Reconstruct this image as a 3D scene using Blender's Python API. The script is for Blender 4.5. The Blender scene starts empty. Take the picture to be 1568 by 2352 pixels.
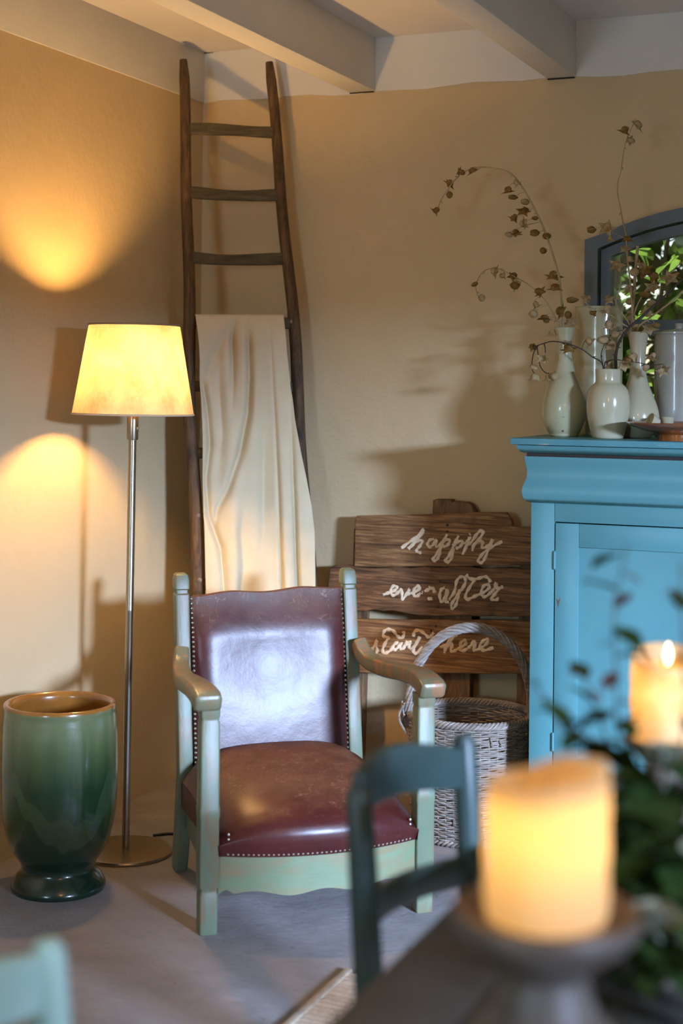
import bpy, bmesh, math, random
from mathutils import Vector, Matrix
random.seed(7)
sc = bpy.context.scene
COL = sc.collection
R = math.radians

# ------------------------------------------------------------------ camera
FPX = 3500.0                       # focal length in pixels of the 1568 x 2352 frame
PX0, PY0 = 784.0, 880.0            # principal point (the frame is a shifted view)
CAM = Vector((2.573, -4.752, 1.37))
YAW = math.atan(1496.0 / FPX)
ROLL = 0.010
fw = Vector((-math.sin(YAW), math.cos(YAW), 0))
rt0 = Vector((math.cos(YAW), math.sin(YAW), 0))
rt = (rt0 + Vector((0, 0, ROLL))).normalized()
up = rt.cross(fw).normalized()
cam_d = bpy.data.cameras.new('camera')
cam = bpy.data.objects.new('camera', cam_d)
COL.objects.link(cam)
m = Matrix((rt, up, -fw)).transposed().to_4x4()
m.translation = CAM
cam.matrix_world = m
cam_d.sensor_fit = 'HORIZONTAL'
cam_d.sensor_width = 24.0
cam_d.lens = 24.0 * FPX / 1568.0
cam_d.shift_x = 0.0
cam_d.shift_y = -(1176.0 - PY0) / 1568.0
cam_d.clip_start = 0.05
cam_d.dof.use_dof = True
cam_d.dof.focus_distance = 4.45
cam_d.dof.aperture_fstop = 2.35
sc.camera = cam

# ------------------------------------------------------------------ world, daylight, exposure
world = bpy.data.worlds.new('sky')
sc.world = world
world.use_nodes = True
wn = world.node_tree
wbg = wn.nodes['Background']
sky = wn.nodes.new('ShaderNodeTexSky')
sky.sky_type = 'NISHITA'
sky.sun_disc = False
sky.sun_elevation = R(48)
sky.sun_rotation = R(20)
wn.links.new(sky.outputs[0], wbg.inputs[0])
wbg.inputs[1].default_value = 0.26

def daylight(name, loc, rot, sx, sy, power, color):
    d = bpy.data.lights.new(name, 'AREA')
    d.shape = 'RECTANGLE'; d.size = sx; d.size_y = sy
    d.energy = power; d.color = color
    o = bpy.data.objects.new(name, d); COL.objects.link(o)
    o.location = loc; o.rotation_euler = rot
    return o
# open sky seen through the window of the right-hand wall (opening built below); it stands well outside
WX, WY0, WY1, WZ0, WZ1 = 5.0, -4.70, -3.00, 0.35, 1.82
daylight('window_daylight', (8.0, -5.9, 2.65), (0, R(90), R(-32)), 1.6, 0.85, 5400, (0.48, 0.65, 1.0))
# and through the small window of the rear wall, behind the camera
RX_0, RX_1, RZ_0, RZ_1 = 0.35, 1.15, 0.95, 1.85
daylight('rear_window_daylight', ((RX_0 + RX_1) / 2, -7.10, (RZ_0 + RZ_1) / 2), (R(90), 0, 0), RX_1 - RX_0, RZ_1 - RZ_0, 85, (0.60, 0.80, 1.0))

sun_d = bpy.data.lights.new('garden_sun', 'SUN'); sun_d.energy = 24.0; sun_d.color = (1.0, 0.93, 0.78); sun_d.angle = R(0.6)
sun = bpy.data.objects.new('garden_sun', sun_d); COL.objects.link(sun)
sun.rotation_euler = Vector((1.0, -0.16, -0.95)).to_track_quat('-Z', 'Y').to_euler()

sc.view_settings.view_transform = 'Standard'
sc.view_settings.look = 'None'
sc.view_settings.gamma = 1.0
sc.view_settings.use_curve_mapping = False
sc.view_settings.exposure = -0.46
sc.cycles.max_bounces = 8
sc.cycles.diffuse_bounces = 5
sc.cycles.transparent_max_bounces = 12
sc.cycles.sample_clamp_indirect = 6.0
sc.cycles.caustics_reflective = False
sc.cycles.caustics_refractive = False

# ------------------------------------------------------------------ geometry helpers
def ray(px, py):
    return fw + rt * ((px - PX0) / FPX) - up * ((py - PY0) / FPX)
def at_d(px, py, d): return CAM + ray(px, py) * d
def at_x(px, py, X):
    r = ray(px, py); return CAM + r * ((X - CAM.x) / r.x)
def at_y(px, py, Y):
    r = ray(px, py); return CAM + r * ((Y - CAM.y) / r.y)
def at_z(px, py, Z):
    r = ray(px, py); return CAM + r * ((Z - CAM.z) / r.z)
def on_plane(px, py, p0, n):
    r = ray(px, py); return CAM + r * ((p0 - CAM).dot(n) / r.dot(n))

def lerp(a, b, t): return a + (b - a) * t
def interp(pts, t):
    """piecewise linear through [(t, v), ...]"""
    if t <= pts[0][0]: return pts[0][1]
    for (a, va), (b, vb) in zip(pts, pts[1:]):
        if t <= b: return va + (vb - va) * (t - a) / (b - a)
    return pts[-1][1]
def smooth_path(pts, n=6):
    """Catmull-Rom through points"""
    P = [Vector(p) for p in pts]
    if len(P) < 3: return P
    out = []
    Q = [P[0] * 2 - P[1]] + P + [P[-1] * 2 - P[-2]]
    for i in range(1, len(Q) - 2):
        a, b, c, d = Q[i-1], Q[i], Q[i+1], Q[i+2]
        for k in range(n):
            t = k / n
            out.append(0.5 * ((2*b) + (c-a)*t + (2*a-5*b+4*c-d)*t*t + (3*b-a-3*c+d)*t**3))
    out.append(P[-1])
    return out

class MB:
    def __init__(self): self.v = []; self.f = []
    def add(self, v, f):
        o = len(self.v)
        self.v += [Vector(p) for p in v]
        self.f += [tuple(i + o for i in q) for q in f]
        return self
    def tube(self, path, rad, sides=8, cap=True, flat=None):
        P = [Vector(p) for p in path]
        n = len(P)
        rs = rad if isinstance(rad, (list, tuple)) else [rad] * n
        T = []
        for i in range(n):
            t = P[min(i+1, n-1)] - P[max(i-1, 0)]
            T.append(t.normalized() if t.length > 1e-9 else Vector((0, 0, 1)))
        a = Vector((0, 0, 1)) if abs(T[0].z) < 0.9 else Vector((1, 0, 0))
        nrm = (a - T[0] * a.dot(T[0])).normalized()
        v = []; f = []
        for i in range(n):
            nrm = (nrm - T[i] * nrm.dot(T[i]))
            nrm = nrm.normalized() if nrm.length > 1e-9 else T[i].orthogonal().normalized()
            b = T[i].cross(nrm)
            for k in range(sides):
                w = 2 * math.pi * k / sides
                off = nrm * (math.cos(w) * rs[i]) + b * (math.sin(w) * rs[i])
                if flat is not None:
                    fn, ff = flat
                    off = off - fn * off.dot(fn) * (1 - ff)
                v.append(P[i] + off)
        for i in range(n - 1):
            for k in range(sides):
                k2 = (k + 1) % sides
                f.append((i*sides+k, i*sides+k2, (i+1)*sides+k2, (i+1)*sides+k))
        if cap:
            f.append(tuple(range(sides))[::-1]); f.append(tuple((n-1)*sides + k for k in range(sides)))
        return self.add(v, f)
    def lathe(self, prof, seg=48, c=(0, 0, 0), close=False, fn=None):
        c = Vector(c); v = []; f = []; n = len(prof)
        for r, z in prof:
            for k in range(seg):
                w = 2 * math.pi * k / seg
                zz = z + (fn(w, r, z) if fn else 0)
                v.append(c + Vector((math.cos(w) * r, math.sin(w) * r, zz)))
        for i in range(n - 1):
            for k in range(seg):
                k2 = (k + 1) % seg
                f.append((i*seg+k, i*seg+k2, (i+1)*seg+k2, (i+1)*seg+k))
        if close:
            f.append(tuple(range(seg))[::-1]); f.append(tuple((n-1)*seg + k for k in range(seg)))
        return self.add(v, f)
    def box(self, c, s, bev=0.0, seg=2, mat=None):
        bm = bmesh.new()
        bmesh.ops.create_cube(bm, size=1.0)
        for q in bm.verts: q.co = Vector((q.co.x * s[0], q.co.y * s[1], q.co.z * s[2]))
        if bev > 0:
            bmesh.ops.bevel(bm, geom=list(bm.edges), offset=min(bev, min(s) * 0.49), segments=seg, profile=0.5, affect='EDGES')
        M = mat if mat else Matrix.Identity(4)
        c = Vector(c)
        bm.verts.index_update()
        self.add([(M @ q.co) + c for q in bm.verts], [[q.index for q in fc.verts] for fc in bm.faces])
        bm.free(); return self
    def box2(self, a, b, bev=0.0, seg=2):
        a = Vector(a); b = Vector(b)
        return self.box((a + b) / 2, [abs(x) for x in (b - a)], bev, seg)
    def prism(self, pts, off, bev=0.0):
        """polygon of 3-D points extruded by the vector off"""
        bm = bmesh.new(); off = Vector(off)
        lo = [bm.verts.new(Vector(p)) for p in pts]
        hi = [bm.verts.new(Vector(p) + off) for p in pts]
        n = len(pts)
        bm.faces.new(lo); bm.faces.new(hi[::-1])
        for i in range(n):
            j = (i + 1) % n
            bm.faces.new((lo[j], lo[i], hi[i], hi[j]))
        bmesh.ops.recalc_face_normals(bm, faces=list(bm.faces))
        if bev > 0:
            es = [e for e in bm.edges if (e.verts[0] in lo and e.verts[1] in lo) or (e.verts[0] in hi and e.verts[1] in hi)]
            bmesh.ops.bevel(bm, geom=es, offset=bev, segments=1, profile=0.5, affect='EDGES')
        bmesh.ops.triangulate(bm, faces=[q for q in bm.faces if len(q.verts) > 4])
        bm.verts.index_update()
        self.add([q.co for q in bm.verts], [[q.index for q in fc.verts] for fc in bm.faces])
        bm.free(); return self
    def grid(self, fn, nu, nv):
        v = [fn(i / nu, j / nv) for j in range(nv + 1) for i in range(nu + 1)]
        f = [(j*(nu+1)+i, j*(nu+1)+i+1, (j+1)*(nu+1)+i+1, (j+1)*(nu+1)+i) for j in range(nv) for i in range(nu)]
        return self.add(v, f)
    def loft(self, sections, cap=True):
        """list of closed rings with the same point count"""
        n = len(sections[0]); v = [p for s in sections for p in s]; f = []
        for i in range(len(sections) - 1):
            for k in range(n):
                k2 = (k + 1) % n
                f.append((i*n+k, i*n+k2, (i+1)*n+k2, (i+1)*n+k))
        if cap:
            f.append(tuple(range(n))[::-1]); f.append(tuple((len(sections)-1)*n + k for k in range(n)))
        return self.add(v, f)

MATW = {}                                   # object name -> world matrix of its own frame
def _mesh(mb, name, inv, smooth, ang, fix):
    me = bpy.data.meshes.new(name)
    v = [inv @ p for p in mb.v] if inv else mb.v
    me.from_pydata([tuple(p) for p in v], [], [tuple(q) for q in mb.f])
    if fix:
        bm = bmesh.new(); bm.from_mesh(me)
        bmesh.ops.recalc_face_normals(bm, faces=list(bm.faces))
        bm.to_mesh(me); bm.free()
    me.update()
    if smooth:
        me.polygons.foreach_set('use_smooth', [True] * len(me.polygons))
        me.set_sharp_from_angle(angle=R(ang))
    return me
def setp(o, label=None, cat=None, group=None, kind=None):
    if label: o['label'] = label
    if cat: o['category'] = cat
    if group: o['group'] = group
    if kind: o['kind'] = kind
    return o
def thing(name, label, cat, loc=(0, 0, 0), rz=0.0, group=None, rot=None):
    o = bpy.data.objects.new(name, None); COL.objects.link(o)
    o.empty_display_size = 0.05
    o.location = loc; o.rotation_euler = rot if rot else (0, 0, rz)
    from mathutils import Euler
    M = Matrix.Translation(Vector(loc)) @ Euler(rot if rot else (0, 0, rz)).to_matrix().to_4x4()
    MATW[o.name] = M
    return setp(o, label, cat, group)
def obj(name, mb, mat, parent=None, world=False, smooth=True, ang=35, fix=True, origin=None):
    """one mesh object.  world=True: the builder's points are world points, moved into the parent's frame"""
    inv = None; M = Matrix.Identity(4)
    if parent is not None:
        M = MATW[parent.name]
        if world: inv = M.inverted()
    elif origin is not None:
        M = Matrix.Translation(Vector(origin)); inv = M.inverted()
    o = bpy.data.objects.new(name, _mesh(mb, name, inv, smooth, ang, fix))
    if mat: o.data.materials.append(mat)
    COL.objects.link(o)
    if parent is not None: o.parent = parent
    elif origin is not None: o.location = origin
    MATW[o.name] = M
    return o
def inst(name, src, M, parent):
    """another object that shares src's mesh, at world matrix M, as a part of parent"""
    o = bpy.data.objects.new(name, src.data if hasattr(src, 'data') else src)
    COL.objects.link(o); o.parent = parent
    o.matrix_local = MATW[parent.name].inverted() @ M
    MATW[o.name] = M
    return o

# ------------------------------------------------------------------ material helpers
def new_mat(name):
    m = bpy.data.materials.new(name); m.use_nodes = True
    nt = m.node_tree
    return m, nt, nt.nodes['Principled BSDF'], nt.nodes['Material Output']
def nd(nt, t, **kw):
    n = nt.nodes.new(t)
    for k, v in kw.items(): setattr(n, k, v)
    return n
def coords(nt, stretch=(1, 1, 1), kind='Object', rot=(0, 0, 0)):
    tc = nd(nt, 'ShaderNodeTexCoord'); mp = nd(nt, 'ShaderNodeMapping')
    mp.inputs['Scale'].default_value = stretch; mp.inputs['Rotation'].default_value = rot
    nt.links.new(tc.outputs[kind], mp.inputs['Vector'])
    return mp.outputs['Vector']
def noise(nt, vec, scale, detail=4.0, rough=0.55, dist=0.0):
    n = nd(nt, 'ShaderNodeTexNoise'); n.inputs['Scale'].default_value = scale
    n.inputs['Detail'].default_value = detail; n.inputs['Roughness'].default_value = rough
    n.inputs['Distortion'].default_value = dist
    nt.links.new(vec, n.inputs['Vector'])
    return n.outputs['Fac']
def ramp(nt, fac, stops):
    r = nd(nt, 'ShaderNodeValToRGB')
    e = r.color_ramp.elements
    while len(e) < len(stops): e.new(0.5)
    for q, (p, c) in zip(e, stops):
        q.position = p; q.color = (c[0], c[1], c[2], 1) if not isinstance(c, (int, float)) else (c, c, c, 1)
    nt.links.new(fac, r.inputs[0])
    return r.outputs[0]
def mix(nt, fac, a, b):
    n = nd(nt, 'ShaderNodeMix', data_type='RGBA')
    for s, q in ((0, fac), (6, a), (7, b)):
        if hasattr(q, 'is_output') or isinstance(q, bpy.types.NodeSocket): nt.links.new(q, n.inputs[s])
        elif s == 0: n.inputs[0].default_value = q
        else: n.inputs[s].default_value = (q[0], q[1], q[2], 1)
    return n.outputs[2]
def math_n(nt, op, a, b=None):
    n = nd(nt, 'ShaderNodeMath', operation=op)
    for i, q in enumerate((a, b)):
        if q is None: continue
        if isinstance(q, bpy.types.NodeSocket): nt.links.new(q, n.inputs[i])
        else: n.inputs[i].default_value = q
    return n.outputs[0]
def bump(nt, bsdf, height, strength, dist=0.01):
    b = nd(nt, 'ShaderNodeBump'); b.inputs['Strength'].default_value = strength; b.inputs['Distance'].default_value = dist
    nt.links.new(height, b.inputs['Height']); nt.links.new(b.outputs[0], bsdf.inputs['Normal'])
def pmat(name, c1, c2=None, scale=8, rough=0.6, bs=0.0, bscale=60, stretch=(1, 1, 1), metallic=0.0, spec=0.5, lo=0.35, hi=0.65, coat=0.0):
    m, nt, b, out = new_mat(name)
    v = coords(nt, stretch)
    if c2 is None: b.inputs['Base Color'].default_value = (*c1, 1)
    else: nt.links.new(ramp(nt, noise(nt, v, scale), [(lo, c1), (hi, c2)]), b.inputs['Base Color'])
    b.inputs['Roughness'].default_value = rough; b.inputs['Metallic'].default_value = metallic
    b.inputs['Specular IOR Level'].default_value = spec; b.inputs['Coat Weight'].default_value = coat
    if bs > 0: bump(nt, b, noise(nt, v, bscale), bs)
    return m
# ------------------------------------------------------------------ materials
def m_plaster(name, c1, c2, bs=0.25):
    m, nt, b, out = new_mat(name)
    v = coords(nt)
    n1 = noise(nt, v, 1.7, 5, 0.6, 0.4)
    col = ramp(nt, n1, [(0.3, c1), (0.7, c2)])
    n3 = noise(nt, v, 14, 6, 0.7)
    spot = ramp(nt, n3, [(0.70, 0.0), (0.78, 1.0)])
    col = mix(nt, math_n(nt, 'MULTIPLY', spot, 0.25), col, (c1[0]*0.7, c1[1]*0.66, c1[2]*0.6))
    nt.links.new(col, b.inputs['Base Color'])
    b.inputs['Roughness'].default_value = 0.75
    b.inputs['Specular IOR Level'].default_value = 0.25
    h = math_n(nt, 'ADD', math_n(nt, 'MULTIPLY', noise(nt, v, 5, 3), 1.6), math_n(nt, 'MULTIPLY', noise(nt, v, 60, 4), 0.35))
    bump(nt, b, h, bs, 0.02)
    return m
M_WALL = m_plaster('cream_plaster', (0.58, 0.455, 0.265), (0.64, 0.505, 0.30))
M_WHITE = m_plaster('white_painted_timber', (0.70, 0.69, 0.64), (0.76, 0.75, 0.70), 0.12)
M_CEIL = m_plaster('white_ceiling_paint', (0.70, 0.67, 0.62), (0.75, 0.72, 0.67), 0.10)
def m_floor():
    m, nt, b, out = new_mat('grey_stone_floor')
    v = coords(nt)
    col = ramp(nt, noise(nt, v, 2.2, 6, 0.65, 0.5), [(0.3, (0.21, 0.19, 0.187)), (0.7, (0.37, 0.335, 0.325))])
    pit = ramp(nt, noise(nt, v, 26, 3, 0.5), [(0.24, 1.0), (0.30, 0.0)])
    col = mix(nt, pit, col, (0.16, 0.13, 0.11))
    nt.links.new(col, b.inputs['Base Color'])
    b.inputs['Roughness'].default_value = 0.62
    h = math_n(nt, 'ADD', noise(nt, coords(nt, (1, 1.6, 1)), 38, 7, 0.75), math_n(nt, 'MULTIPLY', noise(nt, v, 6, 3), 2.0))
    bump(nt, b, h, 0.75, 0.012)
    return m
M_FLOOR = m_floor()
M_CRACK = pmat('dark_gap', (0.03, 0.025, 0.02), rough=0.9)
def m_wood(name, c1, c2, c3, stretch, scale=4, rough=0.7, bs=0.35):
    m, nt, b, out = new_mat(name)
    v = coords(nt, stretch)
    g = noise(nt, v, scale, 8, 0.65, 0.8)
    col = ramp(nt, g, [(0.34, c1), (0.5, c2), (0.66, c3)])
    v2 = coords(nt)
    dk = ramp(nt, noise(nt, v2, 7, 4, 0.6), [(0.30, 1.0), (0.42, 0.0)])
    col = mix(nt, math_n(nt, 'MULTIPLY', dk, 0.6), col, (c1[0]*0.5, c1[1]*0.5, c1[2]*0.5))
    nt.links.new(col, b.inputs['Base Color'])
    b.inputs['Roughness'].default_value = rough
    bump(nt, b, g, bs, 0.006)
    return m
M_PLANK = m_wood('old_pallet_wood', (0.060, 0.024, 0.007), (0.19, 0.090, 0.030), (0.36, 0.20, 0.08), (1.5, 20, 34))
M_PLANK_D = m_wood('dark_pallet_wood', (0.040, 0.017, 0.006), (0.13, 0.062, 0.022), (0.26, 0.135, 0.055), (1.8, 20, 26))
M_POST = m_wood('pallet_post_wood', (0.06, 0.030, 0.012), (0.14, 0.075, 0.03), (0.24, 0.14, 0.065), (14, 14, 1.5))
M_RAIL = m_wood('ladder_rail_wood', (0.032, 0.017, 0.006), (0.080, 0.045, 0.017), (0.135, 0.083, 0.035), (22, 22, 1.4))
M_RUNG = m_wood('ladder_rung_wood', (0.035, 0.029, 0.014), (0.065, 0.055, 0.029), (0.105, 0.09, 0.05), (2.2, 2.2, 16))
M_LETTER = pmat('cream_letter_paint', (0.68, 0.50, 0.31), (0.85, 0.70, 0.50), 40, 0.7)
def m_painted(name, paint, paint2, wear, amount=0.62, rough=0.45, stretch=(3, 3, 1), scale=9, soft=0.07):
    m, nt, b, out = new_mat(name)
    v = coords(nt, stretch); v1 = coords(nt)
    base = ramp(nt, noise(nt, v1, 5, 4), [(0.3, paint), (0.7, paint2)])
    w = ramp(nt, noise(nt, v, scale, 7, 0.68, 0.5), [(amount, 0.0), (amount + soft, 1.0)])
    col = mix(nt, w, base, wear)
    nt.links.new(col, b.inputs['Base Color'])
    b.inputs['Roughness'].default_value = rough
    bump(nt, b, noise(nt, v, scale * 3, 5), 0.18, 0.004)
    return m
M_SAGE = m_painted('worn_sage_paint', (0.125, 0.170, 0.105), (0.165, 0.21, 0.135), (0.20, 0.135, 0.070), 0.48, 0.42, (3, 3, 0.8), 7, 0.16)
M_SAGE_H = m_painted('worn_sage_paint_rail', (0.150, 0.205, 0.115), (0.19, 0.245, 0.145), (0.24, 0.175, 0.095), 0.46, 0.42, (0.7, 2.5, 3.2), 6, 0.2)
M_SAGE_D = m_painted('rubbed_arm_paint', (0.13, 0.12, 0.065), (0.20, 0.19, 0.11), (0.28, 0.15, 0.07), 0.50, 0.35)
M_BLUE = m_painted('sky_blue_cabinet_paint', (0.080, 0.235, 0.255), (0.097, 0.268, 0.283), (0.095, 0.235, 0.245), 0.72, 0.38, (1, 1, 1))
M_BLUE_T = m_painted('chipped_turquoise_top', (0.07, 0.25, 0.29), (0.11, 0.31, 0.35), (0.40, 0.40, 0.36), 0.60, 0.5, (1, 8, 8), 14)
M_GREYBLUE = m_painted('grey_blue_window_paint', (0.085, 0.118, 0.145), (0.115, 0.15, 0.178), (0.07, 0.095, 0.115), 0.70, 0.5)
def m_leather(name, seat):
    m, nt, b, out = new_mat(name)
    v = coords(nt)
    base = ramp(nt, noise(nt, v, 6, 5), [(0.3, (0.050, 0.008, 0.008)), (0.7, (0.085, 0.016, 0.013))])
    sep = nd(nt, 'ShaderNodeSeparateXYZ'); nt.links.new(v, sep.inputs[0])
    wn_ = math_n(nt, 'MULTIPLY', math_n(nt, 'SUBTRACT', noise(nt, v, 9, 6, 0.7), 0.5), 0.16 if seat else 0.22)
    if seat:                          # worn brown on top of the seat, oxblood on the front face
        s = math_n(nt, 'ADD', math_n(nt, 'ADD', sep.outputs['Z'], wn_), math_n(nt, 'MULTIPLY', sep.outputs['Y'], 0.10))
        wear = ramp(nt, s, [(0.285, 0.0), (0.335, 1.0)])
    else:                             # worn along the top roll of the back
        s = math_n(nt, 'ADD', sep.outputs['Z'], wn_)
        wear = ramp(nt, s, [(0.66, 0.0), (0.79, 1.0)])
    worn = ramp(nt, noise(nt, v, 15, 8, 0.75), [(0.3, (0.075, 0.022, 0.011)), (0.7, (0.165, 0.068, 0.034))])
    col = mix(nt, wear, base, worn)
    # pale scratches
    def scratch(st, rot, scale, width, mscale, lo):
        n_ = noise(nt, coords(nt, st, rot=rot), scale, 2, 0.5, 0.6)
        l_ = ramp(nt, math_n(nt, 'ABSOLUTE', math_n(nt, 'SUBTRACT', n_, 0.5)), [(0.0, 1.0), (width, 0.0)])
        k_ = ramp(nt, noise(nt, coords(nt, (1, 1, 1), rot=(rot[2], rot[0], rot[1])), mscale, 4, 0.7), [(lo, 0.0), (lo + 0.06, 1.0)])
        return math_n(nt, 'MULTIPLY', l_, k_)
    sc_ = math_n(nt, 'MAXIMUM', scratch((2, 9, 5), (0.3, 0.5, 0.7), 5, 0.010, 16, 0.50), scratch((10, 2.5, 4), (0.2, -0.4, 0.5), 5, 0.009, 14, 0.52))
    sc_ = math_n(nt, 'MAXIMUM', sc_, scratch((6, 6, 3), (1.1, 0.2, -0.6), 6, 0.008, 19, 0.54))
    col = mix(nt, math_n(nt, 'MULTIPLY', math_n(nt, 'MULTIPLY', sc_, math_n(nt, 'ADD', math_n(nt, 'MULTIPLY', wear, 0.85), 0.15)), 0.55), col, (0.46, 0.27, 0.17))
    nt.links.new(col, b.inputs['Base Color'])
    rg = math_n(nt, 'ADD', math_n(nt, 'MULTIPLY', wear, 0.22), 0.35)
    nt.links.new(rg, b.inputs['Roughness'])
    b.inputs['Specular IOR Level'].default_value = 0.48
    h = math_n(nt, 'ADD', math_n(nt, 'MULTIPLY', noise(nt, v, 170, 3), 0.12), math_n(nt, 'ADD', math_n(nt, 'MULTIPLY', noise(nt, v, 30, 4), 0.6), math_n(nt, 'MULTIPLY', noise(nt, v, 7, 2), 2.2)))
    bump(nt, b, h, 0.11, 0.008)
    return m
M_LEATHER = m_leather('oxblood_leather_back', False)
M_LEATHER_S = m_leather('oxblood_leather_seat', True)
M_STUD = pmat('dull_brass_studs', (0.58, 0.52, 0.44), rough=0.32, metallic=1.0)
def m_cloth():
    m, nt, b, out = new_mat('cream_wool_cloth')
    v = coords(nt)
    nt.links.new(ramp(nt, noise(nt, v, 12, 4), [(0.3, (0.64, 0.54, 0.345)), (0.7, (0.69, 0.59, 0.39))]), b.inputs['Base Color'])
    b.inputs['Roughness'].default_value = 0.95
    b.inputs['Specular IOR Level'].default_value = 0.15
    b.inputs['Sheen Weight'].default_value = 0.2
    bump(nt, b, noise(nt, coords(nt, (1, 1, 0.5)), 380, 2), 0.2, 0.002)
    return m
M_CLOTH = m_cloth()
def m_shade():
    m, nt, b, out = new_mat('linen_lamp_shade')
    v = coords(nt)
    n = noise(nt, coords(nt, (1, 1, 0.6)), 13, 5, 0.7)
    col = ramp(nt, n, [(0.32, (0.52, 0.35, 0.17)), (0.68, (0.84, 0.64, 0.37))])
    d = nd(nt, 'ShaderNodeBsdfDiffuse'); t = nd(nt, 'ShaderNodeBsdfTranslucent'); mx = nd(nt, 'ShaderNodeMixShader')
    nt.links.new(col, d.inputs[0]); nt.links.new(col, t.inputs[0])
    mx.inputs[0].default_value = 0.095
    nt.links.new(d.outputs[0], mx.inputs[1]); nt.links.new(t.outputs[0], mx.inputs[2])
    nt.links.new(mx.outputs[0], out.inputs[0])
    return m
M_SHADE = m_shade()
def m_translucent(name, c1, c2, fac=0.5, scale=30):
    m, nt, b, out = new_mat(name)
    col = ramp(nt, noise(nt, coords(nt), scale, 3), [(0.3, c1), (0.7, c2)])
    d = nd(nt, 'ShaderNodeBsdfDiffuse'); t = nd(nt, 'ShaderNodeBsdfTranslucent'); mx = nd(nt, 'ShaderNodeMixShader')
    nt.links.new(col, d.inputs[0]); nt.links.new(col, t.inputs[0])
    mx.inputs[0].default_value = fac
    nt.links.new(d.outputs[0], mx.inputs[1]); nt.links.new(t.outputs[0], mx.inputs[2])
    nt.links.new(mx.outputs[0], out.inputs[0])
    return m
M_TRIM = pmat('shade_rim_fabric', (0.30, 0.20, 0.11), rough=0.9)
M_TRIM_L = m_translucent('pale_shade_lining', (0.85, 0.72, 0.50), (0.90, 0.78, 0.58), 0.35, 20)
M_RUST = pmat('rusty_bolt', (0.16, 0.10, 0.06), (0.24, 0.17, 0.11), 60, 0.6, metallic=0.6)
M_STEEL = pmat('brushed_steel', (0.40, 0.33, 0.24), rough=0.30, metallic=1.0)
M_BLACK = pmat('black_rubber', (0.012, 0.012, 0.012), rough=0.6)
def emis(name, col, strength):
    m, nt, b, out = new_mat(name)
    b.inputs['Base Color'].default_value = (*col, 1)
    b.inputs['Emission Color'].default_value = (*col, 1); b.inputs['Emission Strength'].default_value = strength
    return m
M_BULB = emis('glowing_bulb', (1.0, 0.55, 0.185), 1300.0)
M_FILL_GLOW = emis('warm_fill_glow', (1.0, 0.57, 0.21), 18.0)  # glow of the added globe that warms the upper walls
M_FLAME = emis('flame', (1.0, 0.80, 0.45), 10.0)
M_WAX = m_translucent('ivory_wax', (0.95, 0.72, 0.40), (0.97, 0.78, 0.48), 0.62, 12)
M_WAX_SPOT = m_translucent('pressed_flower_wax', (0.90, 0.55, 0.22), (0.97, 0.80, 0.50), 0.62, 28)
def m_green_glaze():
    m, nt, b, out = new_mat('running_green_glaze')
    v = coords(nt)
    sep = nd(nt, 'ShaderNodeSeparateXYZ'); nt.links.new(v, sep.inputs[0])
    drip = noise(nt, coords(nt, (1, 1, 0.10)), 17, 3, 0.5)
    big = noise(nt, coords(nt, (1, 1, 0.35)), 6.5, 2, 0.4)
    z = math_n(nt, 'ADD', sep.outputs['Z'], math_n(nt, 'MULTIPLY', math_n(nt, 'SUBTRACT', drip, 0.5), 0.16))
    col = ramp(nt, z, [(0.05, (0.007, 0.022, 0.012)), (0.20, (0.012, 0.040, 0.013)), (0.31, (0.012, 0.038, 0.014)), (0.40, (0.055, 0.078, 0.028)), (0.465, (0.11, 0.125, 0.055))])
    z2 = math_n(nt, 'ADD', sep.outputs['Z'], math_n(nt, 'MULTIPLY', math_n(nt, 'SUBTRACT', big, 0.5), 0.55))
    patch = ramp(nt, z2, [(0.22, 0.0), (0.225, 1.0), (0.29, 1.0), (0.295, 0.0)])
    col = mix(nt, math_n(nt, 'MULTIPLY', patch, 0.5), col, (0.050, 0.085, 0.038))
    nt.links.new(col, b.inputs['Base Color'])
    b.inputs['Roughness'].default_value = 0.22; b.inputs['Coat Weight'].default_value = 0.5; b.inputs['Coat Roughness'].default_value = 0.08
    bump(nt, b, noise(nt, coords(nt, (1, 1, 8)), 5, 3), 0.12, 0.006)
    return m
M_GREEN = m_green_glaze()
M_AMBER = pmat('amber_glaze', (0.20, 0.075, 0.012), (0.30, 0.12, 0.02), 8, 0.22, coat=0.5)
M_AMBER_P = pmat('amber_plate_glaze', (0.17, 0.045, 0.010), (0.26, 0.08, 0.018), 9, 0.18, coat=0.6)
def m_ceramic(name, c1, c2, rough=0.2, chip=0.0):
    m, nt, b, out = new_mat(name)
    v = coords(nt)
    col = ramp(nt, noise(nt, v, 9, 4), [(0.3, c1), (0.7, c2)])
    if chip:
        sep = nd(nt, 'ShaderNodeSeparateXYZ'); nt.links.new(v, sep.inputs[0])
        low = ramp(nt, sep.outputs['Z'], [(0.03, 1.0), (0.075, 0.0)])
        sp = ramp(nt, noise(nt, v, 55, 3, 0.6), [(0.64, 0.0), (0.67, 1.0)])
        col = mix(nt, math_n(nt, 'MULTIPLY', low, sp), col, (0.10, 0.08, 0.06))
    nt.links.new(col, b.inputs['Base Color'])
    b.inputs['Roughness'].default_value = rough
    b.inputs['Coat Weight'].default_value = 0.4; b.inputs['Coat Roughness'].default_value = 0.06
    bump(nt, b, noise(nt, coords(nt, (1, 1, 3)), 14, 2), 0.05, 0.004)
    return m
M_CREAM_V = m_ceramic('cream_stoneware', (0.42, 0.405, 0.245), (0.48, 0.46, 0.29), 0.22, 1.0)
M_IVORY_V = m_ceramic('ivory_porcelain', (0.46, 0.43, 0.285), (0.52, 0.485, 0.33), 0.18)
M_GREY_V = m_ceramic('grey_white_enamel', (0.38, 0.375, 0.31), (0.44, 0.43, 0.37), 0.25)
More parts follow.
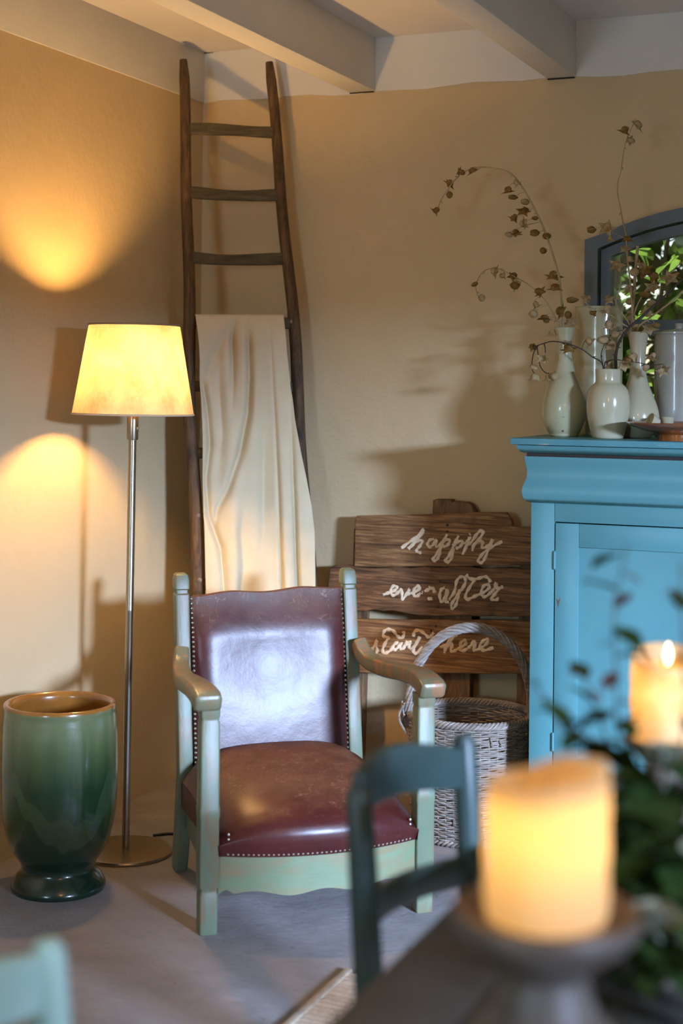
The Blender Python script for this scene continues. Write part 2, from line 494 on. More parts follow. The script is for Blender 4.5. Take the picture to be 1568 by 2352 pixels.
M_POD = m_translucent('papery_seed_pod', (0.40, 0.28, 0.12), (0.68, 0.56, 0.34), 0.4, 60)
M_POD_B = m_translucent('brown_seed_pod', (0.22, 0.125, 0.035), (0.42, 0.27, 0.10), 0.4, 60)
M_STEM = pmat('straw_stem', (0.34, 0.26, 0.13), (0.48, 0.38, 0.21), 20, 0.7)
M_STEM_D = pmat('dark_twig', (0.022, 0.018, 0.013), (0.05, 0.04, 0.028), 20, 0.6)
def m_wicker():
    m, nt, b, out = new_mat('grey_willow_wicker')
    v = coords(nt, (1, 1, 6))
    nt.links.new(ramp(nt, noise(nt, v, 18, 6, 0.7), [(0.28, (0.11, 0.082, 0.058)), (0.5, (0.25, 0.205, 0.165)), (0.75, (0.40, 0.345, 0.295))]), b.inputs['Base Color'])
    b.inputs['Roughness'].default_value = 0.6
    return m
M_WICKER = m_wicker()
M_TEAL = pmat('dark_teal_paint', (0.024, 0.050, 0.048), (0.036, 0.066, 0.062), 6, 0.42)
M_AQUA = pmat('pale_aqua_paint', (0.36, 0.63, 0.61), (0.42, 0.68, 0.65), 6, 0.45)
M_TABLE = pmat('charcoal_table_top', (0.045, 0.042, 0.036), (0.07, 0.065, 0.055), 5, 0.5, 0.1, 40)
M_HOLDER = pmat('grey_turned_wood', (0.085, 0.066, 0.052), (0.15, 0.12, 0.098), 7, 0.5, 0.15, 30, stretch=(1, 1, 5))
M_RUG = pmat('beige_jute', (0.42, 0.33, 0.24), (0.55, 0.45, 0.34), 60, 0.95, 0.4, 220)
M_RUG_B = pmat('rug_binding', (0.36, 0.29, 0.21), (0.44, 0.36, 0.27), 40, 0.9, 0.3, 300)
M_LEAF = m_translucent('dark_green_leaf', (0.020, 0.045, 0.012), (0.060, 0.085, 0.022), 0.3, 9)
M_LEAF_P = m_translucent('dusty_purple_leaf', (0.10, 0.055, 0.050), (0.16, 0.085, 0.075), 0.3, 9)
M_LEAF_G = m_translucent('pale_sage_leaf', (0.22, 0.25, 0.18), (0.34, 0.36, 0.28), 0.3, 9)
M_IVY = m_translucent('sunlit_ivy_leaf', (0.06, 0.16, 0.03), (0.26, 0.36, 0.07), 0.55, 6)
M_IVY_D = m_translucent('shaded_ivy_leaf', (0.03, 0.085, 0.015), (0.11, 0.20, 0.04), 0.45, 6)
def m_glass():
    m, nt, b, out = new_mat('window_glass')
    t = nd(nt, 'ShaderNodeBsdfTransparent'); g = nd(nt, 'ShaderNodeBsdfGlossy'); mx = nd(nt, 'ShaderNodeMixShader')
    g.inputs['Roughness'].default_value = 0.02; mx.inputs[0].default_value = 0.06
    t.inputs[0].default_value = (0.94, 0.97, 0.95, 1)
    nt.links.new(t.outputs[0], mx.inputs[1]); nt.links.new(g.outputs[0], mx.inputs[2])
    nt.links.new(mx.outputs[0], out.inputs[0])
    return m
M_GLASS = m_glass()
M_GROUND = pmat('garden_soil', (0.06, 0.05, 0.03), (0.09, 0.10, 0.04), 6, 0.9)

# ------------------------------------------------------------------ the room
XR, YB, ZB, ZC = WX, -7.0, 2.352, 2.53          # right wall, rear wall, beam soffit, ceiling
def struct(name, mb, mat, **k):
    return setp(obj(name, mb, mat, **k), kind='structure')
floor = struct('floor', MB().box2((-0.3, YB - 0.2, -0.12), (XR + 0.3, 0.3, 0)), M_FLOOR, smooth=False)
wl = struct('wall_left', MB().box2((-0.25, YB - 0.2, 0), (0, 0.25, ZC + 0.2)), M_WALL, smooth=False)
# back wall with the arched opening of the window
WIN_X0 = at_y(1352, 640, 0).x
WIN_W = 0.92
WIN_X1 = WIN_X0 + WIN_W
WIN_ZB = 1.16
WIN_ZL = at_y(1352, 560, 0).z
WIN_RISE = 0.105
def arch_z(x, inset=0.0):
    s = (x - WIN_X0) / WIN_W
    return WIN_ZL + 4 * WIN_RISE * s * (1 - s) - inset
mb = MB()
T = 0.25
mb.box2((0, 0, 0), (WIN_X0, T, ZC + 0.2)); mb.box2((WIN_X1, 0, 0), (XR + 0.25, T, ZC + 0.2)); mb.box2((WIN_X0, 0, 0), (WIN_X1, T, WIN_ZB))
N = 24
for i in range(N):
    a = WIN_X0 + WIN_W * i / N; b_ = WIN_X0 + WIN_W * (i + 1) / N
    za, zb_ = arch_z(a), arch_z(b_)
    mb.add([(a, 0, za), (b_, 0, zb_), (b_, 0, ZC + 0.2), (a, 0, ZC + 0.2), (a, T, za), (b_, T, zb_), (b_, T, ZC + 0.2), (a, T, ZC + 0.2)],
           [(0, 1, 2, 3), (4, 7, 6, 5), (0, 4, 5, 1), (3, 2, 6, 7)])
wb = struct('wall_back', mb, M_WALL, smooth=False, fix=False)
band = MB()
n = 60
pts = [(5.0 * i / n, -0.006, ZB + 0.004 * math.sin(i * 1.7) + 0.004 * math.sin(i * 0.6)) for i in range(n + 1)]
band.prism(pts + [(5.0, -0.006, ZC), (0, -0.006, ZC)], (0, 0.008, 0))
obj('painted_band', band, M_WHITE, wb, smooth=False)
# right wall with the daylight window, and the rear wall
mb = MB()
mb.box2((XR, YB, 0), (XR + T, WY0, ZC + 0.2)); mb.box2((XR, WY1, 0), (XR + T, 0.25, ZC + 0.2))
mb.box2((XR, WY0, 0), (XR + T, WY1, WZ0)); mb.box2((XR, WY0, WZ1), (XR + T, WY1, ZC + 0.2))
struct('wall_right', mb, M_WALL, smooth=False)
struct('wall_rear', MB().box2((-0.25, YB - 0.2, 0), (RX_0, YB, ZC + 0.2)).box2((RX_1, YB - 0.2, 0), (XR + 0.25, YB, ZC + 0.2))
       .box2((RX_0, YB - 0.2, 0), (RX_1, YB, RZ_0)).box2((RX_0, YB - 0.2, RZ_1), (RX_1, YB, ZC + 0.2)), M_WALL, smooth=False)
w3 = MB()
for (a, b_) in (((RX_0, YB - 0.06, RZ_0), (RX_0 + 0.04, YB - 0.02, RZ_1)), ((RX_1 - 0.04, YB - 0.06, RZ_0), (RX_1, YB - 0.02, RZ_1)),
                ((RX_0, YB - 0.06, RZ_0), (RX_1, YB - 0.02, RZ_0 + 0.04)), ((RX_0, YB - 0.06, RZ_1 - 0.04), (RX_1, YB - 0.02, RZ_1))):
    w3.box2(a, b_, 0.004)
w3o = struct('window_3', w3, M_GREYBLUE)
obj('glazing_bar', MB().box2(((RX_0 + RX_1) / 2 - 0.012, YB - 0.05, RZ_0), ((RX_0 + RX_1) / 2 + 0.012, YB - 0.03, RZ_1)), M_GREYBLUE, w3o)
ceil = struct('ceiling', MB().box2((-0.25, YB - 0.2, ZC), (XR + 0.25, 0.25, ZC + 0.2)), M_CEIL, smooth=False)
bx0, bw = at_y(803, 207, 0).x, at_y(863, 211, 0).x - at_y(803, 207, 0).x
b2x = at_y(1256, 178, 0).x
step = b2x - bx0
for k in range(7):
    x = bx0 + step * k
    obj('beam', MB().box2((x, YB, ZB), (x + bw, -0.002, ZC + 0.01), 0.004), M_WHITE, ceil)
    # plaster chipped away under the bearing end
    obj('bearing_gap', MB().box2((x + 0.004, -0.0105, ZB - 0.004), (x + bw - 0.004, -0.004, ZB - 0.0005)), M_CRACK, ceil, smooth=False)
obj('wall_plate', MB().box2((0, YB, ZB + 0.0), (0.008, -0.002, ZC + 0.01), 0.003), M_WHITE, ceil)
gp = MB().prism([at_z(440, 122, ZC - 0.001), at_z(528, 118.5, ZC - 0.001), at_z(452, 125.5, ZC - 0.001)], (0, 0, -0.002))
obj('ceiling_gap', gp, M_CRACK, ceil, smooth=False)
# daylight window in the right wall
w2 = MB()
FX = XR + 0.01
for (a, b_) in (((FX, WY0, WZ0), (FX + 0.05, WY0 + 0.05, WZ1)), ((FX, WY1 - 0.05, WZ0), (FX + 0.05, WY1, WZ1)),
                ((FX, WY0, WZ0), (FX + 0.05, WY1, WZ0 + 0.05)), ((FX, WY0, WZ1 - 0.05), (FX + 0.05, WY1, WZ1))):
    w2.box2(a, b_, 0.004)
w2o = struct('window_2', w2, M_GREYBLUE)
obj('glazing_bar', MB().box2((FX + 0.01, WY0 + 0.28, WZ0), (FX + 0.035, WY0 + 0.30, WZ1)), M_GREYBLUE, w2o)

# window in the back wall: outer frame, sash, bar and panes
def arch_ring(i0, i1, y0, y1, zb0, zb1):
    """arched frame between inset i0 and i1 of the opening"""
    def outline(ins, zb):
        xa, xb = WIN_X0 + ins, WIN_X1 - ins
        p = [(xa, zb)]
        for i in range(N + 1):
            x = xa + (xb - xa) * i / N
            p.append((x, arch_z(min(max(x, WIN_X0), WIN_X1)) - ins))
        p.append((xb, zb)); return p
    A, B = outline(i0, zb0), outline(i1, zb1); k = len(A)
    v = [(x, y0, z) for x, z in A] + [(x, y0, z) for x, z in B] + [(x, y1, z) for x, z in A] + [(x, y1, z) for x, z in B]
    f = []
    for i in range(k):
        j = (i + 1) % k
        f += [(i, j, k + j, k + i), (2*k + i, 3*k + i, 3*k + j, 2*k + j), (i, 2*k + i, 2*k + j, j), (k + i, k + j, 3*k + j, 3*k + i)]
    return MB().add(v, f)
win = struct('window_1', arch_ring(-0.012, 0.030, -0.012, 0.06, WIN_ZB - 0.01, WIN_ZB + 0.03), M_GREYBLUE, smooth=False)
sash = obj('sash', arch_ring(0.036, 0.068, 0.012, 0.055, WIN_ZB + 0.036, WIN_ZB + 0.07), M_GREYBLUE, win, smooth=False)
zbar = at_y(1500, 752, 0.02).z
obj('crossbar', MB().box2((WIN_X0 + 0.06, 0.010, zbar - 0.027), (WIN_X1 - 0.06, 0.055, zbar + 0.024), 0.004), M_GREYBLUE, win)
zt = lambda x: arch_z(x) - 0.066
xs = [WIN_X0 + 0.066 + (WIN_W - 0.132) * i / 16 for i in range(17)]
obj('pane', MB().prism([(x, 0.034, zt(x)) for x in xs] + [(xs[-1], 0.034, zbar + 0.02), (xs[0], 0.034, zbar + 0.02)], (0, 0.003, 0)), M_GLASS, win, smooth=False)
obj('pane', MB().box2((xs[0], 0.034, WIN_ZB + 0.066), (xs[-1], 0.037, zbar - 0.02)), M_GLASS, win, smooth=False)

# garden beyond the window
struct('ground', MB().box2((-2, 0.3, -0.12), (6, 8, -0.02)), M_GROUND, smooth=False)
def leaf_mesh(name, L, W, mat, fold=0.25, curl=0.15, tip=1.0):
    mb = MB(); prof = [(0, 0.02), (0.18, 0.62), (0.42, 1.0), (0.68, 0.78), (0.88, 0.34), (1.0, 0.02)]
    v = []; f = []
    for t, w in prof:
        zc = -curl * L * t * t
        for s in (-1, 0, 1):
            v.append((s * w * W / 2, t * L, zc + abs(s) * w * W * fold / 2))
    for i in range(len(prof) - 1):
        for k in range(2):
            a = i * 3 + k; f.append((a, a + 1, a + 4, a + 3))
    mb.add(v, f)
    me = _mesh(mb, name, None, True, 60, False); me.materials.append(mat)
    return me
def rand_rot():
    return Matrix.Rotation(random.uniform(0, 6.28), 4, 'Z') @ Matrix.Rotation(random.uniform(-1.0, 1.0), 4, 'X') @ Matrix.Rotation(random.uniform(-1.2, 1.2), 4, 'Y')
ivy = thing('climbing_vine', 'green leafy climbing plant outside the arched window', 'plant', (1.55, 0.62, -0.02))
ivm = [leaf_mesh('ivy_leaf', 0.11, 0.075, M_IVY), leaf_mesh('ivy_leaf_dark', 0.10, 0.07, M_IVY_D)]
st = MB()
for k in range(7):
    x = 1.0 + 0.17 * k
    st.tube(smooth_path([(x, 0.72, -0.02), (x + 0.05, 0.66, 0.8), (x - 0.04, 0.7, 1.5), (x + 0.06, 0.62, 2.3)], 5), 0.008, 6)
obj('vine_stem', st, M_STEM_D, ivy, world=True)
for k in range(295):
    x = random.uniform(1.05, 2.1); z = random.uniform(1.1, 2.15); y = random.uniform(0.36, 0.85)
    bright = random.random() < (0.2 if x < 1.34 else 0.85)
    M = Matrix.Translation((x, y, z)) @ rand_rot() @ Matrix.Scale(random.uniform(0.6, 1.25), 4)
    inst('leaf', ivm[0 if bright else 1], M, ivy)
hd = MB()
rnd = random.Random(3)
for k in range(13000):
    p = Vector((rnd.uniform(0.2, 3.7), rnd.uniform(0.95, 1.7), rnd.uniform(0.5, 2.7)))
    if p.x > 1.25 and rnd.random() < 0.25: continue
    M = Matrix.Translation(p) @ Matrix.Rotation(rnd.uniform(0, 6.28), 4, 'Z') @ Matrix.Rotation(rnd.uniform(-1.2, 1.2), 4, 'X')
    s = rnd.uniform(0.04, 0.075)
    hd.add([M @ Vector(q) for q in ((-s*0.7, 0, 0), (0, -s, s*0.2), (s*0.7, 0, 0), (0, s*1.2, -s*0.2))], [(0, 1, 2, 3)])
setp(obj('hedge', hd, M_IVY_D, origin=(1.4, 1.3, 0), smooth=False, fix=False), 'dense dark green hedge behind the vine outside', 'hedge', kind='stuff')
# ------------------------------------------------------------------ armchair
FL = Vector((0.784, -1.394, 0)); FR = Vector((1.221, -1.013, 0))
ux = (FR - FL).normalized(); HW = (FR - FL).length / 2
ARM = thing('armchair', 'low armchair with sage green frame and worn oxblood leather', 'chair', (FL + FR) / 2, math.atan2(ux.y, ux.x))
def rrect(w, h, r=0.3, n=3):
    """rounded rectangle outline, radius as a share of the smaller half"""
    rr = r * min(w, h) / 2 * 2 * 0.5; o = []
    for cx, cy, a0 in ((1, 1, 0), (-1, 1, 90), (-1, -1, 180), (1, -1, 270)):
        for k in range(n + 1):
            a = R(a0 + 90 * k / n)
            o.append((cx * (w / 2 - rr) + rr * math.cos(a), cy * (h / 2 - rr) + rr * math.sin(a)))
    return o
LW = 0.049
BXB, BYB = 0.248, 0.47           # back posts
def post_y(z): return interp([(0, BYB + 0.035), (0.28, BYB - 0.02), (0.84, BYB + 0.065)], z)
def post_x(z): return BXB
for s in (-1, 1):
    # front leg: foot block, shaft, capital
    prof = [(0.0, 0.86), (0.004, 0.92), (0.098, 0.94), (0.104, 0.86), (0.112, 0.86), (0.118, 1.0), (0.285, 1.0), (0.29, 1.06), (0.312, 1.06), (0.317, 1.0),
            (0.525, 0.97), (0.530, 0.90), (0.536, 0.90), (0.541, 0.99), (0.566, 1.0)]
    L = MB(); secs = []
    for z, k in prof:
        o = rrect(LW * k, LW * k, 0.22)
        secs.append([Vector((s * (HW - 0.004) + x, y, z)) for x, y in o])
    L.loft(secs); obj('leg', L, M_SAGE, ARM, ang=30)
    # back post, leaning, with a grooved round head
    P = MB(); secs = []
    zz = [0.0, 0.05, 0.14, 0.28, 0.40, 0.52, 0.64, 0.74, 0.770, 0.774, 0.783, 0.787, 0.81, 0.824, 0.829]
    kk = [0.9, 1, 1, 1, 1, 1, 1, 1, 1, 0.86, 0.86, 1.04, 1.04, 0.9, 0.6]
    for z, k in zip(zz, kk):
        o = rrect(0.040 * k, 0.046 * k, 0.25)
        secs.append([Vector((s * post_x(z) + x, post_y(z) + y, z)) for x, y in o])
    P.loft(secs); obj('back_post', P, M_SAGE, ARM, ang=30)
    # arm: swept rounded bar that dips behind and scrolls over the front leg
    path = smooth_path([(s*(BXB + 0.012), BYB - 0.010, 0.618), (s*(BXB + 0.020), BYB - 0.045, 0.590), (s*(BXB + 0.030), BYB - 0.10, 0.577), (s*(BXB + 0.042), 0.27, 0.577),
                        (s*0.298, 0.17, 0.587), (s*0.300, 0.08, 0.593), (s*0.298, 0.015, 0.590), (s*0.297, -0.025, 0.582), (s*0.297, -0.045, 0.574)], 5)
    A = MB(); secs = []
    for i, p in enumerate(path):
        t = i / (len(path) - 1)
        w = interp([(0, 0.040), (0.3, 0.048), (0.6, 0.060), (0.85, 0.070), (0.96, 0.068), (1, 0.050)], t)
        h = interp([(0, 0.050), (0.2, 0.042), (0.6, 0.042), (0.85, 0.048), (0.96, 0.044), (1, 0.026)], t)
        d = (path[min(i+1, len(path)-1)] - path[max(i-1, 0)]).normalized()
        sx = Vector((1, 0, 0)); sx = (sx - d * sx.dot(d)).normalized(); sz = sx.cross(d)
        if sz.z < 0: sz = -sz
        secs.append([p + sx * x + sz * y for x, y in rrect(w, h, 0.45)])
    A.loft(secs); obj('arm', A, M_SAGE_D if s > 0 else M_SAGE_D, ARM, ang=40)
    # side rail
    obj('side_rail', MB().prism([(s*0.272, 0.02, 0.11), (s*0.272, 0.02, 0.205), (s*0.245, 0.46, 0.205), (s*0.245, 0.46, 0.13)], (-s*0.022, 0, 0)), M_SAGE, ARM)
obj('back_rail', MB().box2((-0.24, 0.445, 0.13), (0.24, 0.467, 0.21), 0.003), M_SAGE, ARM)
# bowed front rail with a scalloped lower edge
def bow(x): return -0.012 - 0.058 * (1 - (x / 0.262) ** 2)
fr = MB(); n = 56
def scal(x):
    a = abs(x) / 0.262
    z = 0.100 + 0.006 * math.cos(a * math.pi * 3.0)
    if a > 0.86: z += 0.012 * math.sin((a - 0.86) / 0.14 * math.pi)
    return z
v = []; f = []
for i in range(n + 1):
    x = -0.262 + 0.524 * i / n
    y = bow(x)
    v += [(x, y, scal(x)), (x, y, 0.205), (x, y + 0.022, 0.205), (x, y + 0.022, scal(x))]
for i in range(n):
    a = i * 4
    for k in range(4): f.append((a + k, a + (k + 1) % 4, a + 4 + (k + 1) % 4, a + 4 + k))
f += [(0, 1, 2, 3), (n*4, n*4+3, n*4+2, n*4+1)]
obj('front_rail', fr.add(v, f), M_SAGE_H, ARM, ang=40)
# seat cushion: leather pulled over a crowned trapezoid
def seat_pt(u, w):
    """u across 0..1, w from the studs of the front face over the top to the back"""
    sx = 2 * u - 1
    prof = [(0.0, 0.0, 0.192), (0.07, -0.008, 0.212), (0.14, -0.0125, 0.232), (0.20, -0.012, 0.250), (0.26, -0.005, 0.267), (0.32, 0.009, 0.284), (0.38, 0.032, 0.301), (0.44, 0.062, 0.316), (0.52, 0.115, 0.335), (0.64, 0.20, 0.356), (0.78, 0.31, 0.370), (0.90, 0.40, 0.366), (0.96, 0.44, 0.350), (1.0, 0.452, 0.30)]
    y = interp([(a, b_) for a, b_, c in prof], w); z = interp([(a, c) for a, b_, c in prof], w)
    hw = interp([(0.0, 0.264), (0.09, 0.268), (0.45, 0.262)], max(0, y))
    edge = abs(sx) ** 6
    e4 = abs(sx) ** 2.6
    fb = max(0.0, 1 - max(0, y) / 0.22)
    x = sx * hw * (1 - 0.0 * edge)
    yy = y + (bow(max(-0.262, min(0.262, x))) - 0.006) * fb
    drop = (z - 0.205) * 0.42 * edge + 0.030 * e4 * (1 if y > 0.01 else max(0, w / 0.35))
    return Vector((x, yy, z - max(0, drop) * min(1, w / 0.25)))
seat = MB().grid(seat_pt, 40, 44)
seat.v = [p for p in seat.v]
# skirts on both sides down to the rails
nu, nv = 40, 44
for side in (0, nu):
    col = [seat.v[j * (nu + 1) + side] for j in range(nv + 1)]
    low = [Vector((p.x * 0.985, p.y, 0.192)) for p in col]
    vv = col + low
    seat.add(vv, [(j, j + 1, nv + 1 + j + 1, nv + 1 + j) for j in range(nv)])
so = obj('seat_cushion', seat, M_LEATHER_S, ARM, ang=60)
# padded back panel
def back_top(sx): return 0.774 - 0.0048 * math.cos(sx * math.pi * 2.0) * (1 - abs(sx) ** 3) - 0.004 * abs(sx) + 0.006 * sx
def back_pt(u, w, front=True):
    sx = 2 * u - 1
    z = lerp(0.295, back_top(sx), w)
    x = sx * 0.2275
    ex = 1 - abs(sx); 
    tw = min(1.0, max(0.0, 1 - w) / 0.26); tw = 0.25 + 0.75 * tw * tw * (3 - 2 * tw); te = min(1.0, ex / 0.30); te = math.sqrt(1 - (1 - te) ** 2)
    pad = 0.036 * te * tw * (0.88 + 0.12 * math.sin(math.pi * w))
    hol = 0.013 * math.exp(-((sx / 0.6) ** 2)) * math.exp(-(((w - 0.62) / 0.25) ** 2))
    roll = 0.0
    y = post_y(z) - 0.012 - (pad - hol + roll * 0.3 if front else -0.024)
    return Vector((x, y, z))
bk = MB().grid(lambda u, w: back_pt(u, w), 44, 40)
off = len(bk.v)
bk.grid(lambda u, w: back_pt(u, w, False), 44, 40)
NU, NV = 44, 40
ring = [i for i in range(NU + 1)] + [(j * (NU + 1) + NU) for j in range(1, NV + 1)] + [NV * (NU + 1) + i for i in range(NU - 1, -1, -1)] + [j * (NU + 1) for j in range(NV - 1, 0, -1)]
for a, b_ in zip(ring, ring[1:] + ring[:1]): bk.f.append((a, b_, off + b_, off + a))
obj('backrest', bk, M_LEATHER, ARM, ang=60)
# rows of studs (a few pixels each)
def studs(pts, nrm):
    mb = MB()
    for p, nn in zip(pts, nrm):
        t = nn.orthogonal().normalized(); b_ = nn.cross(t)
        r = 0.0046
        ring0 = [p + (t * math.cos(k * math.pi / 3) + b_ * math.sin(k * math.pi / 3)) * r for k in range(6)]
        ring1 = [p + nn * 0.0024 + (t * math.cos(k * math.pi / 3) + b_ * math.sin(k * math.pi / 3)) * r * 0.6 for k in range(6)]
        mb.add(ring0 + ring1 + [p + nn * 0.003], [(k, (k+1) % 6, 6 + (k+1) % 6, 6 + k) for k in range(6)] + [(6 + k, 6 + (k+1) % 6, 12) for k in range(6)])
    return mb
pp = []; nn = []
for i in range(41):
    x = -0.240 + 0.480 * i / 40
    pp.append(Vector((x, bow(x) - 0.0065, 0.199))); nn.append(Vector((0, -1, 0)))
for s in (-1, 1):
    for k in range(1, 5):
        pp.append(Vector((s * 0.240, bow(0.240) - 0.009, 0.199 + 0.0122 * k))); nn.append(Vector((0, -1, 0)))
setp(obj('seat_studs', studs(pp, nn), M_STUD, ARM), kind='stuff')
pp = []; nn = []
for s in (-1, 1):
    for k in range(36):
        w = (k + 0.5) / 36
        q = back_pt(0.5 + s * 0.487, w)
        pp.append(q); nn.append(Vector((s * 0.45, -1, 0)).normalized())
setp(obj('back_studs', studs(pp, nn), M_STUD, ARM), kind='stuff')

# ------------------------------------------------------------------ floor lamp
lb = at_z(288, 1958, 0)
lamp_top = at_d(309, 747, (lb - CAM).dot(fw))
lean = math.atan2((lamp_top - lb).dot(rt0), lamp_top.z)
from mathutils import Quaternion
q = Quaternion(fw, -0.0)            # the pole leans very slightly
qe = (Quaternion(-fw.cross(Vector((0, 0, 1))).cross(Vector((0, 0, 1))), lean * 1.0)).to_euler()
LAMP = thing('floor_lamp', 'lit floor lamp with tapered linen shade on thin steel pole', 'lamp', lb, rot=tuple(qe))
LD = (lb - CAM).dot(fw)
SZT = lamp_top.z; SZB = at_d(303, 951, LD).z; SRT = 104 * LD / FPX; SRB = 139 * LD / FPX
obj('base', MB().lathe([(0.0, 0.012), (0.128, 0.012), (0.137, 0.010), (0.139, 0.006), (0.138, 0.0), (0.0, 0.0)][::-1], 64), M_STEEL, LAMP)
obj('pole', MB().lathe([(0.0115, 0.012), (0.0115, 0.70), (0.0118, 0.702), (0.0118, 0.706), (0.0115, 0.708), (0.0115, SZB + 0.02)], 20, close=True), M_STEEL, LAMP)
obj('switch', MB().lathe([(0.016, SZB - 0.075), (0.017, SZB - 0.070), (0.017, SZB + 0.03), (0.015, SZB + 0.035)], 20, close=True).box((0.0185, -0.004, SZB - 0.042), (0.006, 0.006, 0.010), 0.002), M_STEEL, LAMP)
obj('socket', MB().lathe([(0.017, SZB + 0.03), (0.019, SZB + 0.04), (0.019, SZB + 0.082), (0.014, SZB + 0.09)], 20, close=True), M_TRIM, LAMP)
shade = obj('shade', MB().lathe([(SRB, SZB), (lerp(SRB, SRT, .33), lerp(SZB, SZT, .33)), (lerp(SRB, SRT, .66), lerp(SZB, SZT, .66)), (SRT, SZT)], 72), M_SHADE, LAMP)
def ring_path(r, z, n=72): return [Vector((r * math.cos(2*math.pi*k/n), r * math.sin(2*math.pi*k/n), z)) for k in range(n + 1)]
for r_, z_ in ((SRB, SZB), (SRT, SZT)):
    obj('rim', MB().tube(ring_path(r_, z_), 0.0028, 6, cap=False), M_TRIM if z_ == SZT else M_TRIM_L, shade)
sp = MB()
for k in range(3):
    a = 2 * math.pi * k / 3 + 0.4
    sp.tube([(0.018 * math.cos(a), 0.018 * math.sin(a), SZB + 0.03), (SRB * 0.98 * math.cos(a), SRB * 0.98 * math.sin(a), SZB + 0.012)], 0.0015, 5)
obj('shade_carrier', sp, M_STEEL, LAMP)
BZ = SZB + 0.135
bulb = obj('bulb', MB().lathe([(0.002, BZ - 0.05), (0.014, BZ - 0.045), (0.018, BZ - 0.025), (0.029, BZ + 0.0), (0.030, BZ + 0.012), (0.022, BZ + 0.032), (0.002, BZ + 0.042)], 24), M_BULB, LAMP)
cord = MB().tube(smooth_path([at_z(352, 1919, 0.006), at_z(380, 1915, 0.005), at_z(405, 1913, 0.005), at_z(440, 1900, 0.005), at_z(452, 1850, 0.005)], 6), 0.004, 6)
obj('power_cord', cord, M_BLACK, LAMP, world=True)

# ------------------------------------------------------------------ ladder
LT, LBs = Vector((0.055, -0.250, 0)), Vector((0.230, -0.380, 0.0))
zl = at_d(417, 137, (Vector((0.055, -0.25, 0)) - CAM).dot(fw)).z
LT.z = zl
LT = at_d(417, 137, 5.155); RT_ = at_d(622, 143, 5.20)
LB_ = at_z(469, 1850, 0.0); RB_ = at_z(755, 1838, 0.0)
LAD = thing('wooden_ladder', 'old brown wooden ladder leaning in the room corner', 'ladder', (LB_ + RB_) / 2)
lad_n = (RB_ - LB_).cross(LT - LB_).normalized()
if lad_n.dot(CAM - LB_) < 0: lad_n = -lad_n
def rail_pt(side, t):
    a, b_ = ((LB_, LT), (RB_, RT_))[side]
    p = a.lerp(b_, t)
    w = 0.006 * math.sin(t * 9 + side * 2) + 0.004 * math.sin(t * 21 + side)
    return p + (RB_ - LB_).normalized() * w
def rail_at_z(side, z):
    zt_ = (LT, RT_)[side].z
    return rail_pt(side, z / zt_)
for side in (0, 1):
    pts = [rail_pt(side, i / 40) for i in range(41)]
    rr = [interp([(0, 0.024), (0.5, 0.0215), (0.9, 0.018), (0.985, 0.0175), (1, 0.0125)], i / 40) for i in range(41)]
    obj('rail', MB().tube(pts, rr, 12), M_RAIL, LAD, world=True)
rz = []
for k, py in enumerate((300, 447, 594, 741)):
    rz.append(at_d(530, py, 5.16).z)
stepz = (rz[0] - rz[3]) / 3
while rz[-1] - stepz > 0.12: rz.append(rz[-1] - stepz)
for k, z in enumerate(rz):
    a, b_ = rail_at_z(0, z), rail_at_z(1, z)
    ex = (b_ - a).normalized(); ez = (LT - LB_).normalized(); ez = (ez - ex * ez.dot(ex)).normalized(); ey = ex.cross(ez)
    W = (b_ - a).length
    mb = MB(); secs = []
    for i in range(13):
        t = i / 12
        h = 0.037 + 0.003 * math.sin(t * 7 + k) ; dz = -0.004 * math.sin(t * math.pi) * (k % 3) + 0.002 * math.sin(t * 5 + k * 2)
        secs.append([a + ex * (W * t) + ey * x + ez * (y + dz) for x, y in rrect(0.020, h, 0.35)])
    mb.loft(secs)
    obj('rung', mb, M_RUNG, LAD, world=True)
for side, py in ((0, 1184), (0, 1332), (1, 740)):
    c = on_plane((453, 457, 668)[(0 if py == 1184 else 1) if side == 0 else 2], py, LB_, lad_n) + lad_n * 0.0215
    mb = MB().tube([c - lad_n * 0.004, c + lad_n * 0.002, c + lad_n * 0.004], [0.008, 0.008, 0.004], 10)
    obj('bolt', mb, M_RUST, LAD, world=True)

